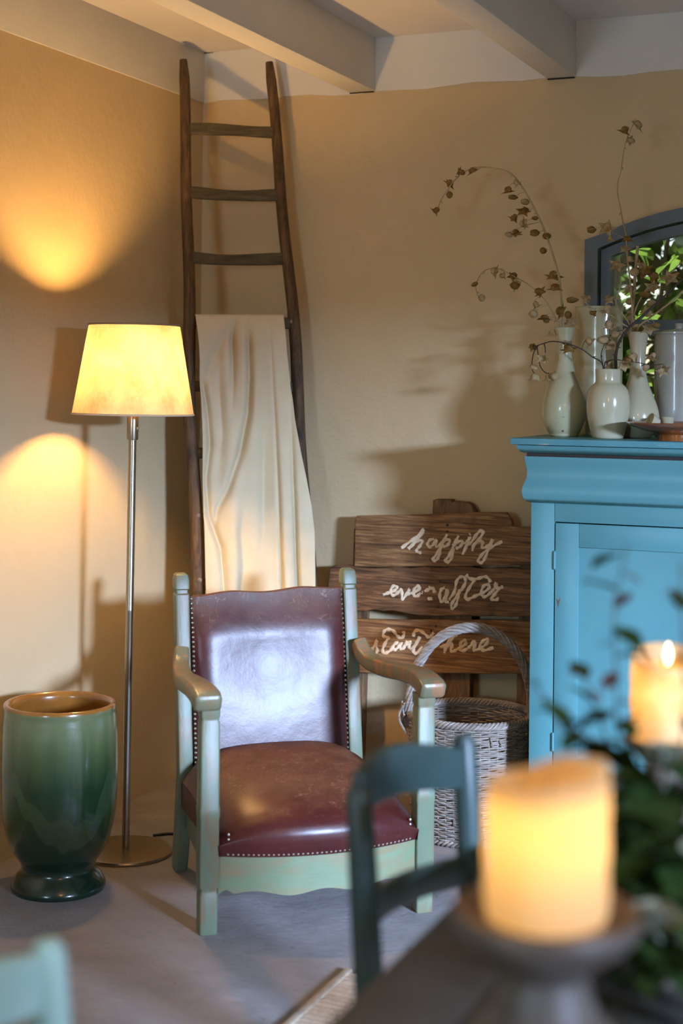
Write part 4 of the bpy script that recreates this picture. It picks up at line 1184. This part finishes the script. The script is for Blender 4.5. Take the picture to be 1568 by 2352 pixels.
def branch(label, pts, Y0, Y1, r0, r1, pods, mat=M_STEM, brown=0.5, sides=()):
    """pts: pixels along the stem from the vase up; Y runs from Y0 at the vase to Y1 at the tip"""
    n = len(pts)
    P = [at_y(x, y, lerp(Y0, Y1, i / (n - 1)) + 0.012 * math.sin(i * 1.3)) for i, (x, y) in enumerate(pts)]
    P = smooth_path(P, 5)
    T = thing('dried_branch', label, 'dried branch', P[0], group='dried seed-pod branches in the vases')
    mb = MB().tube(P, [lerp(r0, r1, i / (len(P) - 1)) for i in range(len(P))], 7)
    allp = list(P)
    for sp_ in sides:
        Q = [at_y(x, y, lerp(Y0, Y1, 0.5) - 0.01 * i) for i, (x, y) in enumerate(sp_)]
        b0 = min(P, key=lambda p: (p - Q[0]).length); Q[0] = b0
        Q = smooth_path(Q, 4); mb.tube(Q, [lerp(r1 * 1.3, r1 * 0.8, i / (len(Q) - 1)) for i in range(len(Q))], 6); allp += Q
    # small dried bracts along the stem
    for i in range(4, len(P) - 2, 6):
        d = Vector((rp.uniform(-1, 1), rp.uniform(-1, 1), rp.uniform(-1, 0.2))).normalized()
        mb.tube([P[i], P[i] + d * 0.006, P[i] + d * 0.013], [0.0012, 0.0022, 0.0004], 5)
    heads = []
    for (x, y) in pods:
        rr_ = ray(x, y)
        # nearest stem point, seen along this pixel's ray
        best = min(allp, key=lambda p: ((p - CAM) - rr_ * ((p - CAM).dot(fw))).length)
        d = (best - CAM).dot(fw) + rp.uniform(-0.012, 0.012)
        c = CAM + rr_ * d
        heads.append((c, best))
        mid_ = (c + best) / 2 + Vector((0, 0, 0.008))
        mb.tube(smooth_path([best, mid_, c + Vector((0, 0, 0.008))], 3), 0.0009, 5)
    obj('stem', mb, mat, T, world=True)
    for c, best in heads:
        k = (1 if rp.random() < 0.66 else 0) + (2 if rp.random() < brown else 0)
        M = Matrix.Translation(c + Vector((0, 0, 0.009))) @ Matrix.Rotation(rp.uniform(0, 6.28), 4, 'Z') @ Matrix.Rotation(rp.uniform(-1.9, 1.9), 4, 'X') @ Matrix.Diagonal((rp.uniform(0.65, 1.1), rp.uniform(0.5, 1.0), rp.uniform(0.65, 1.0), 1))
        inst('seed_pod', PODS[k], M, T)
    return T
V1, V2, V3 = -0.31, -0.39, -0.29
branch('longest arching dried branch from the speckled cream bottle vase', [(1294, 860), (1293, 752), (1290, 700), (1284, 640), (1266, 575), (1246, 520), (1222, 470), (1196, 425), (1172, 398), (1145, 388), (1100, 384), (1065, 395), (1043, 415), (1025, 440), (1012, 460), (1006, 478)], V1, V1 + 0.05, 0.0038, 0.0012,
       [(1008, 484), (1025, 454), (1037, 422), (1068, 404), (1082, 392), (1180, 421), (1165, 435), (1182, 459), (1212, 471), (1208, 486), (1185, 500), (1236, 508), (1182, 534), (1166, 541), (1194, 522), (1230, 543), (1245, 549), (1239, 581), (1273, 630), (1275, 658)], brown=0.75)
branch('lower drooping dried branch from the speckled cream bottle vase', [(1292, 860), (1287, 752), (1277, 735), (1262, 705), (1243, 680), (1215, 655), (1175, 632), (1140, 617), (1112, 622), (1098, 640), (1092, 660), (1100, 688)], V1, V1 - 0.03, 0.0024, 0.0010,
       [(1102, 691), (1097, 656), (1127, 628), (1146, 641), (1182, 635), (1178, 658), (1194, 658), (1230, 672), (1226, 699), (1225, 724), (1251, 730), (1261, 739), (1278, 719), (1305, 721), (1310, 738), (1267, 765)], brown=0.6)
branch('tallest upright dried branch from the ivory bottle vase', [(1462, 850), (1456, 760), (1452, 720), (1447, 650), (1440, 590), (1437, 540), (1430, 510), (1425, 480), (1418, 445), (1419, 415), (1425, 395), (1430, 360), (1437, 325), (1447, 300), (1460, 272)], V3, V3 + 0.04, 0.0030, 0.0010,
       [(1438, 297), (1471, 288), (1456, 332), (1360, 532), (1395, 526), (1401, 549), (1440, 549), (1431, 579), (1444, 595), (1482, 616), (1477, 632), (1459, 623)], brown=0.35, sides=([(1438, 548), (1420, 541), (1405, 533), (1380, 522), (1352, 528)], [(1442, 600), (1460, 600), (1475, 612)]))
branch('short cut pale stick in the ivory bottle vase', [(1463, 850), (1452, 750), (1456, 660), (1464, 565)], V3 + 0.01, V3 + 0.02, 0.0052, 0.0046, [], brown=0)
branch('pale dried branch leaning right from the ivory bottle vase', [(1464, 850), (1463, 762), (1485, 735), (1512, 715), (1545, 690), (1580, 658), (1620, 640)], V3 - 0.01, V3 - 0.05, 0.0034, 0.0018,
       [(1493, 729), (1504, 750), (1486, 756), (1464, 751)], brown=0.2)
branch('fine dried branch crossing the window from the ivory vase', [(1462, 850), (1457, 762), (1458, 715), (1478, 675), (1500, 655), (1545, 620), (1580, 590), (1620, 570)], V3 + 0.005, V3 + 0.03, 0.0026, 0.0012,
       [(1508, 636), (1503, 668), (1481, 685), (1497, 696), (1552, 631), (1538, 650)], brown=0.35)
branch('curved dried branch rising behind the cream cylinder vase', [(1461, 850), (1452, 762), (1425, 715), (1414, 690), (1425, 655), (1424, 630), (1446, 608)], V3 + 0.01, V3 + 0.03, 0.0022, 0.0012,
       [(1413, 617), (1441, 664), (1393, 689), (1440, 703), (1442, 724), (1454, 730)], brown=0.3)
branch('thin dried branch drooping across the cream cylinder vase', [(1460, 850), (1449, 765), (1428, 742), (1395, 720), (1365, 712), (1345, 696), (1340, 690)], V3 - 0.005, V3 - 0.08, 0.0016, 0.0010,
       [(1353, 688), (1397, 708), (1353, 725), (1399, 746), (1315, 690)], mat=M_STEM, brown=0.3)
branch('thick black twig slanting right from the ivory jar vase', [(1414, 930), (1414, 845), (1414, 815), (1422, 785), (1440, 757), (1475, 725), (1520, 685), (1568, 640), (1610, 606)], V2, V2 - 0.02, 0.0048, 0.0030, [], mat=M_STEM_D)
branch('dark dried branch arching left from the ivory jar vase', [(1388, 930), (1385, 842), (1360, 820), (1335, 802), (1305, 790), (1270, 784), (1245, 790), (1230, 795)], V2, V2 - 0.02, 0.0022, 0.0014,
       [(1219, 799), (1246, 830), (1217, 847), (1229, 865), (1259, 865), (1274, 861), (1303, 798), (1346, 785)], mat=M_STEM_D, brown=0.15, sides=([(1246, 789), (1252, 805), (1249, 826)], [(1232, 794), (1224, 815), (1221, 845), (1229, 862)], [(1231, 795), (1240, 840), (1256, 858), (1274, 858)]))
branch('small dark dried branch reaching right from the ivory jar vase', [(1392, 930), (1388, 842), (1396, 830), (1410, 826), (1430, 828), (1460, 832), (1495, 838), (1522, 836)], V2, V2 - 0.01, 0.0018, 0.0010,
       [(1401, 837), (1431, 839), (1439, 825), (1461, 821), (1487, 843), (1502, 818), (1521, 851)], mat=M_STEM_D, brown=0.2)
branch('short upright dried sprig in the ivory jar vase', [(1390, 930), (1384, 842), (1380, 815), (1388, 790), (1400, 772)], V2 + 0.01, V2 + 0.01, 0.0015, 0.0009,
       [(1385, 781), (1405, 791), (1413, 769), (1430, 765), (1397, 742)], mat=M_STEM_D, brown=0.3)

# ------------------------------------------------------------------ dining table and what stands on it
TX0, TX1, TY0, TY1, TZ = 1.985, 2.58, -4.15, -2.36, 0.75
TAB = thing('dining_table', 'charcoal wooden dining table in the foreground', 'table', ((TX0 + TX1) / 2, (TY0 + TY1) / 2, 0))
NB = 5
for k in range(NB):
    a = lerp(TX0, TX1, k / NB); b_ = lerp(TX0, TX1, (k + 1) / NB)
    obj('board', MB().box2((a + 0.0008, TY0, TZ - 0.032), (b_ - 0.0008, TY1, TZ), 0.003), M_TABLE, TAB, world=True)
for sx in (TX0 + 0.10, TX1 - 0.10):
    for sy in (TY0 + 0.08, TY1 - 0.08):
        obj('leg', MB().box2((sx - 0.03, sy - 0.03, 0.0118), (sx + 0.03, sy + 0.03, TZ - 0.032), 0.004), M_TABLE, TAB, world=True)
    obj('apron', MB().box2((sx - 0.012, TY0 + 0.11, TZ - 0.12), (sx + 0.012, TY1 - 0.11, TZ - 0.032)), M_TABLE, TAB, world=True)
for sy in (TY0 + 0.08, TY1 - 0.08):
    obj('apron', MB().box2((TX0 + 0.13, sy - 0.012, TZ - 0.12), (TX1 - 0.13, sy + 0.012, TZ - 0.032)), M_TABLE, TAB, world=True)

def candle(label, c, rad, h, topfn, mat, power, lz, flame=False, group='lit pillar candles on the table'):
    T = thing('pillar_candle', label, 'candle', c, group=group)
    prof = [(rad * 0.94, 0.0), (rad * 0.99, 0.006)] + [(rad * (1.0 + 0.012 * math.sin(i * 1.7)), lerp(0.012, h - 0.012, i / 10)) for i in range(11)]
    def tf(w, r_, z): return topfn(w) * (max(0, z) / h) ** 2.2
    P = prof + [(rad * 0.995, h - 0.004), (rad * 0.95, h), (rad * 0.88, h - 0.001), (rad * 0.80, h - 0.014), (rad * 0.5, h - 0.024), (0.0008, h - 0.026)]
    obj('wax', MB().lathe(P, 56, fn=tf), mat, T, ang=80)
    obj('wick', MB().tube([(0, 0, h - 0.028), (0.0005, 0, h - 0.015), (0.003, 0, h - 0.008)], 0.0011, 6), M_STEM_D, T)
    if flame:
        obj('flame', MB().lathe([(0.0005, h - 0.014), (0.0045, h - 0.008), (0.006, h - 0.001), (0.0045, h + 0.008), (0.0005, h + 0.018)], 16), M_FLAME, T)
    l = bpy.data.lights.new('candle_light', 'POINT'); l.energy = power; l.color = (1.0, 0.60, 0.155); l.shadow_soft_size = 0.012
    lo2 = bpy.data.objects.new('candle_light', l); COL.objects.link(lo2); lo2.parent = T; lo2.location = (0, 0, lz)
    return T
# near candle on its turned holder
C1D = 1.23
c1 = at_d(1253, 2108, C1D); k1 = C1D / FPX
HZ = c1.z
HOL = setp(obj('candle_holder', MB().lathe([(0.0005, 0), (0.070, 0), (0.072, 0.006), (0.066, 0.016), (0.050, 0.026), (0.044, 0.034), (0.050, 0.046), (0.062, 0.060), (0.066, 0.078), (0.060, 0.096), (0.044, 0.112), (0.035, HZ - TZ - 0.052), (0.034, HZ - TZ - 0.044), (0.046, HZ - TZ - 0.030), (0.067, HZ - TZ - 0.016), (0.0755, HZ - TZ - 0.006), (0.0765, HZ - TZ + 0.002), (0.0745, HZ - TZ + 0.008), (0.069, HZ - TZ + 0.007), (0.058, HZ - TZ + 0.0005), (0.0005, HZ - TZ)], 64), M_HOLDER),
     'grey turned wooden candle holder with a dished top nearest the camera', 'candle holder', 'turned candle holders')
HOL.location = (c1.x, c1.y, TZ)
a_r = math.atan2(rt0.y, rt0.x)
candle('large glowing ivory pillar candle nearest the camera', c1, 142 * k1, 0.117, lambda w: 0.007 * math.cos(w - a_r + 0.2) + 0.003 * math.sin(2 * (w - a_r) + 0.6) + 0.0015 * math.sin(5 * w), M_WAX, 0.34, 0.082)
# far candle
C2D = 2.12
c2 = at_d(1532, 1700, C2D); k2 = C2D / FPX
H2 = setp(obj('candle_holder', MB().lathe([(0.0005, 0), (0.055, 0), (0.056, 0.006), (0.030, 0.016), (0.026, 0.03), (0.030, c2.z - TZ - 0.03), (0.052, c2.z - TZ - 0.010), (0.060, c2.z - TZ - 0.002), (0.059, c2.z - TZ + 0.002), (0.0005, c2.z - TZ)], 48), M_HOLDER),
     'turned candle holder half hidden behind the dark foliage', 'candle holder', 'turned candle holders')
H2.location = (c2.x, c2.y, TZ)
candle('glowing speckled pillar candle standing behind the foliage', c2, 84 * k2, 0.118, lambda w: -0.010 * math.cos(w - a_r + math.pi / 2), M_WAX_SPOT, 0.24, 0.070, True)

# foliage arrangement between the candles
F0 = at_d(1535, 2120, 1.62); F0.z = TZ
FOL = thing('foliage_centrepiece', 'dark leafy foliage arrangement in a low bowl on the table', 'plant arrangement', F0)
obj('bowl', MB().lathe([(0.0005, 0), (0.05, 0), (0.052, 0.005), (0.085, 0.035), (0.098, 0.07), (0.096, 0.073), (0.092, 0.068), (0.075, 0.035), (0.0005, 0.012)], 48), M_HOLDER, FOL)
LM = {'g': leaf_mesh('green_leaf', 0.052, 0.030, M_LEAF), 'p': leaf_mesh('purple_leaf', 0.030, 0.018, M_LEAF_P), 's': leaf_mesh('sage_leaf', 0.060, 0.040, M_LEAF_G), 'b': leaf_mesh('big_leaf', 0.085, 0.050, M_LEAF)}
rf = random.Random(21)
base = F0 + Vector((0, 0, 0.06))
def sprig(pix, d0, d1, kinds, n, smin=0.7, smax=1.2, tipdense=False):
    m_ = len(pix)
    P = [base + Vector((rf.uniform(-0.03, 0.03), rf.uniform(-0.03, 0.03), 0))] + [at_d(x, y, lerp(d0, d1, i / max(1, m_ - 1))) for i, (x, y) in enumerate(pix)]
    for q_ in P: q_.z = max(q_.z, TZ + 0.055)
    P = smooth_path(P, 6)
    s_ = obj('sprig', MB().tube(P, [lerp(0.0022, 0.0010, i / (len(P) - 1)) for i in range(len(P))], 6), M_STEM_D, FOL, world=True)
    for k in range(n):
        t = 0.15 + 0.85 * (k + 0.5) / n
        i = min(len(P) - 2, int(t * (len(P) - 1)))
        p = P[i].lerp(P[i + 1], t * (len(P) - 1) - i)
        kd = kinds[k % len(kinds)]
        M = Matrix.Translation(p) @ Matrix.Rotation(k * 2.4 + rf.uniform(-0.4, 0.4), 4, 'Z') @ Matrix.Rotation(rf.uniform(-0.5, 0.7), 4, 'X') @ Matrix.Scale(rf.uniform(smin, smax), 4)
        inst('leaf', LM[kd], M, s_)
sprig([(1470, 1900), (1420, 1700), (1415, 1560), (1410, 1420), (1438, 1250)], 1.62, 1.66, 'gpgp', 17, 0.7, 1.15)
sprig([(1470, 1880), (1430, 1740), (1340, 1690), (1300, 1670)], 1.60, 1.62, 'gg', 13, 0.65, 1.0)
sprig([(1460, 1850), (1400, 1720), (1360, 1600), (1330, 1530)], 1.66, 1.7, 'gp', 10, 0.6, 0.9)
sprig([(1420, 1800), (1340, 1720), (1270, 1640), (1225, 1555)], 1.62, 1.68, 'gp', 9, 0.45, 0.7)
sprig([(1560, 1800), (1570, 1500), (1562, 1290)], 1.60, 1.66, 'ppg', 11, 0.7, 1.1)
sprig([(1480, 1850), (1470, 1740), (1450, 1690)], 1.58, 1.60, 'gb', 9, 0.7, 1.1)
sprig([(1420, 1960), (1350, 1900), (1420, 1840)], 1.62, 1.64, 'gb', 8, 0.7, 1.0)
for k in range(15):
    x = rf.uniform(1420, 1680); y = rf.uniform(1760, 2260)
    sprig([(lerp(1535, x, 0.6), lerp(2050, y, 0.6)), (x, y)], 1.58, rf.uniform(1.42, 1.75), rf.choice(['gbg', 'bgb', 'ggb', 'gbs']), 10, 0.7, 1.25)
for k in range(5):
    x = rf.uniform(1440, 1620); y = rf.uniform(2200, 2420)
    sprig([(lerp(1535, x, 0.6), lerp(2150, y, 0.6)), (x, y)], 1.56, rf.uniform(1.38, 1.5), 'gb', 9, 0.7, 1.2)
# pale flower heads
def flower(px, py, d, s):
    c = at_d(px, py, d); mb = MB()
    for ring_, (nn_, tilt, L_) in enumerate(((5, 0.25, 0.7), (7, 0.7, 0.9), (8, 1.15, 1.0))):
        for k in range(nn_):
            M = Matrix.Translation(c) @ Matrix.Rotation(2 * math.pi * k / nn_ + ring_ * 0.4, 4, 'Z') @ Matrix.Rotation(math.pi / 2 - tilt, 4, 'X')
            q = [(-0.006, 0, 0), (0.006, 0, 0), (0.012, 0.02, 0.004), (0.007, 0.034, 0), (-0.007, 0.034, 0), (-0.012, 0.02, 0.004)]
            mb.add([M @ (Vector(p) * s * L_) for p in q], [(0, 1, 2, 5), (5, 2, 3, 4)])
    mb.tube([c, c.lerp(base, 0.5) - Vector((0, 0, 0.02)), base], 0.0016, 6)
    obj('flower', mb, M_LEAF_G, FOL, world=True, ang=70, fix=False)
flower(1525, 1765, 1.56, 1.0); flower(1500, 2140, 1.42, 1.0); flower(1330, 1790, 1.70, 0.7)

# ------------------------------------------------------------------ chairs at the table
def chair(name, label, mat, A, B, ztop, zrail, zslat, leanx, facing):
    """A, B: floor points of the two back posts (A nearer the camera's left), facing: unit vector the sitter looks along"""
    cen = (A + B) / 2 + facing * 0.18
    T = thing(name, label, 'chair', cen, group='painted chairs at the table')
    ax = (B - A).normalized(); Wd = (B - A).length
    for P0, zt_ in ((A, ztop[0]), (B, ztop[1])):
        pts = [P0 - facing * (0.03 * (z - 0.45) / 0.45 if z > 0.45 else -0.02 * (0.45 - z)) + Vector((0, 0, z)) for z in (0.0118, 0.2, 0.45, 0.62, 0.78, zt_ - 0.012, zt_)]
        obj('back_post', MB().tube(pts, [0.017, 0.019, 0.020, 0.019, 0.018, 0.0165, 0.011], 14), mat, T, world=True)
        f_ = P0 + facing * 0.36
        obj('leg', MB().tube([f_ + Vector((0, 0, z)) for z in (0.0118, 0.2, 0.44)], [0.014, 0.018, 0.019], 12), mat, T, world=True)
    def slat(z0, z1, h, th, arch, name_, curve=0.025):
        secs = []
        for i in range(17):
            t = i / 16
            p = A.lerp(B, t); z = lerp(z0, z1, t); bk_ = -facing * (0.03 * (z - 0.45) / 0.45 + curve * math.sin(math.pi * t))
            hh = h * (0.72 + 0.28 * math.sin(math.pi * t) ** 0.5) if arch else h
            secs.append([p + bk_ + facing * x + Vector((0, 0, z + y + (arch * math.sin(math.pi * t)))) for x, y in rrect(th, hh, 0.5)])
        obj(name_, MB().loft(secs), mat, T, world=True)
    slat(zrail[0], zrail[1], 0.066, 0.018, 0.012, 'crest_rail')
    slat(zslat[0], zslat[1], 0.040, 0.016, 0.0, 'back_slat')
    # seat and stretchers
    s0, s1 = A + facing * 0.01, B + facing * 0.01
    e = ax * 0.015
    pts = [s0 - e, s0 - e * 2.2 + facing * 0.36, s1 + e * 2.2 + facing * 0.36, s1 + e]
    obj('seat', MB().prism([p + Vector((0, 0, 0.432)) for p in pts], (0, 0, 0.026), 0.005), mat, T, world=True)
    for P0 in (A, B):
        obj('stretcher', MB().tube([P0 + Vector((0, 0, 0.22)), P0 + facing * 0.36 + Vector((0, 0, 0.22))], 0.010, 10), mat, T, world=True)
    obj('stretcher', MB().tube([A + facing * 0.36 + Vector((0, 0, 0.26)), B + facing * 0.36 + Vector((0, 0, 0.26))], 0.010, 10), mat, T, world=True)
    return T
def flat0(p): return Vector((p.x, p.y, 0))
XF = Vector((1, 0, 0))
tA = flat0(at_d(838, 1820, 1.86)); tB = flat0(at_d(1078, 1690, 2.12))
zA = at_d(838, 1808, 1.86).z; zB = at_d(1078, 1688, 2.12).z
tA += XF * 0.02; tB += XF * 0.02
chair('dining_chair', 'dark teal painted chair pushed up to the charcoal table', M_TEAL, tA, tB, (zA, zB), (at_d(840, 1822, 1.86).z, at_d(1070, 1768, 2.12).z), (at_d(865, 2105, 1.86).z, at_d(1065, 1995, 2.12).z), 0.03, XF)
aB = flat0(at_d(165, 2200, 1.41)); aA = aB + Vector((-0.03, -0.36, 0))
chair('dining_chair', 'pale aqua painted chair cut off at the bottom left corner', M_AQUA, aA, aB, (at_d(165, 2170, 1.41).z,) * 2, (at_d(120, 2270, 1.40).z,) * 2, (0.62, 0.62), 0.03, XF)

# ------------------------------------------------------------------ rug
rc = at_z(792, 2232, 0.0)
RX0, RY1 = rc.x, rc.y
RX1, RY0 = RX0 + 2.0, RY1 - 3.0
RUG = thing('rug', 'beige ribbed jute rug with bound edge under the table', 'rug', ((RX0 + RX1) / 2, (RY0 + RY1) / 2, 0))
mb = MB(); y = RY1 - 0.012; i = 0
rib = []
v = []; f = []
nx, nyr = 60, 420
# ribs run across the rug's edge; their crowns wander a little
for j in range(nyr + 1):
    yy = lerp(RY1 - 0.02, RY0 + 0.02, j / nyr)
    for q_ in range(nx + 1):
        xx = lerp(RX0 + 0.014, RX1 - 0.03, q_ / nx)
        v.append((xx, yy, 0.006 + 0.0035 * (0.5 + 0.5 * math.sin(j * math.pi / 1.6 + 0.35 * math.sin(q_ * 1.9)))))
for j in range(nyr):
    for q_ in range(nx):
        a = j * (nx + 1) + q_
        f.append((a, a + 1, a + nx + 2, a + nx + 1))
mb.add(v, f)
setp(obj('ribbed_pile', mb, M_RUG, RUG, world=True, ang=180), kind='stuff')
for (a, b_) in (((RX0, RY0), (RX0 + 0.020, RY1)), ((RX1 - 0.045, RY0), (RX1, RY1)), ((RX0 + 0.045, RY1 - 0.018), (RX1 - 0.045, RY1)), ((RX0 + 0.045, RY0), (RX1 - 0.045, RY0 + 0.018))):
    obj('binding', MB().box2((a[0], a[1], 0.0), (b_[0], b_[1], 0.0115), 0.004), M_RUG_B, RUG, world=True)

# ------------------------------------------------------------------ added warm fill light: an unseen glowing paper globe above the table
PG = Vector((2.62, -4.05, 2.02))
PEN = thing('fill_pendant', 'unseen paper globe added above the dining table for warm fill light', 'lamp', PG)
pr = [(0.20 * math.sin(R(a)), -0.19 * math.cos(R(a))) for a in range(4, 173, 6)]
obj('fill_globe', MB().lathe(pr, 40), M_FILL_GLOW, PEN, ang=60)
rb = MB()
for a in range(16, 170, 12): rb.tube([Vector((0.2008 * math.sin(R(a)) * math.cos(k * math.pi / 16), 0.2008 * math.sin(R(a)) * math.sin(k * math.pi / 16), -0.1908 * math.cos(R(a)))) for k in range(33)], 0.001, 4, cap=False)
obj('wire_ribs', rb, M_TRIM, PEN)
obj('cord', MB().tube([(0, 0, 0.185), (0, 0, ZC - PG.z)], 0.003, 6), M_BLACK, PEN)
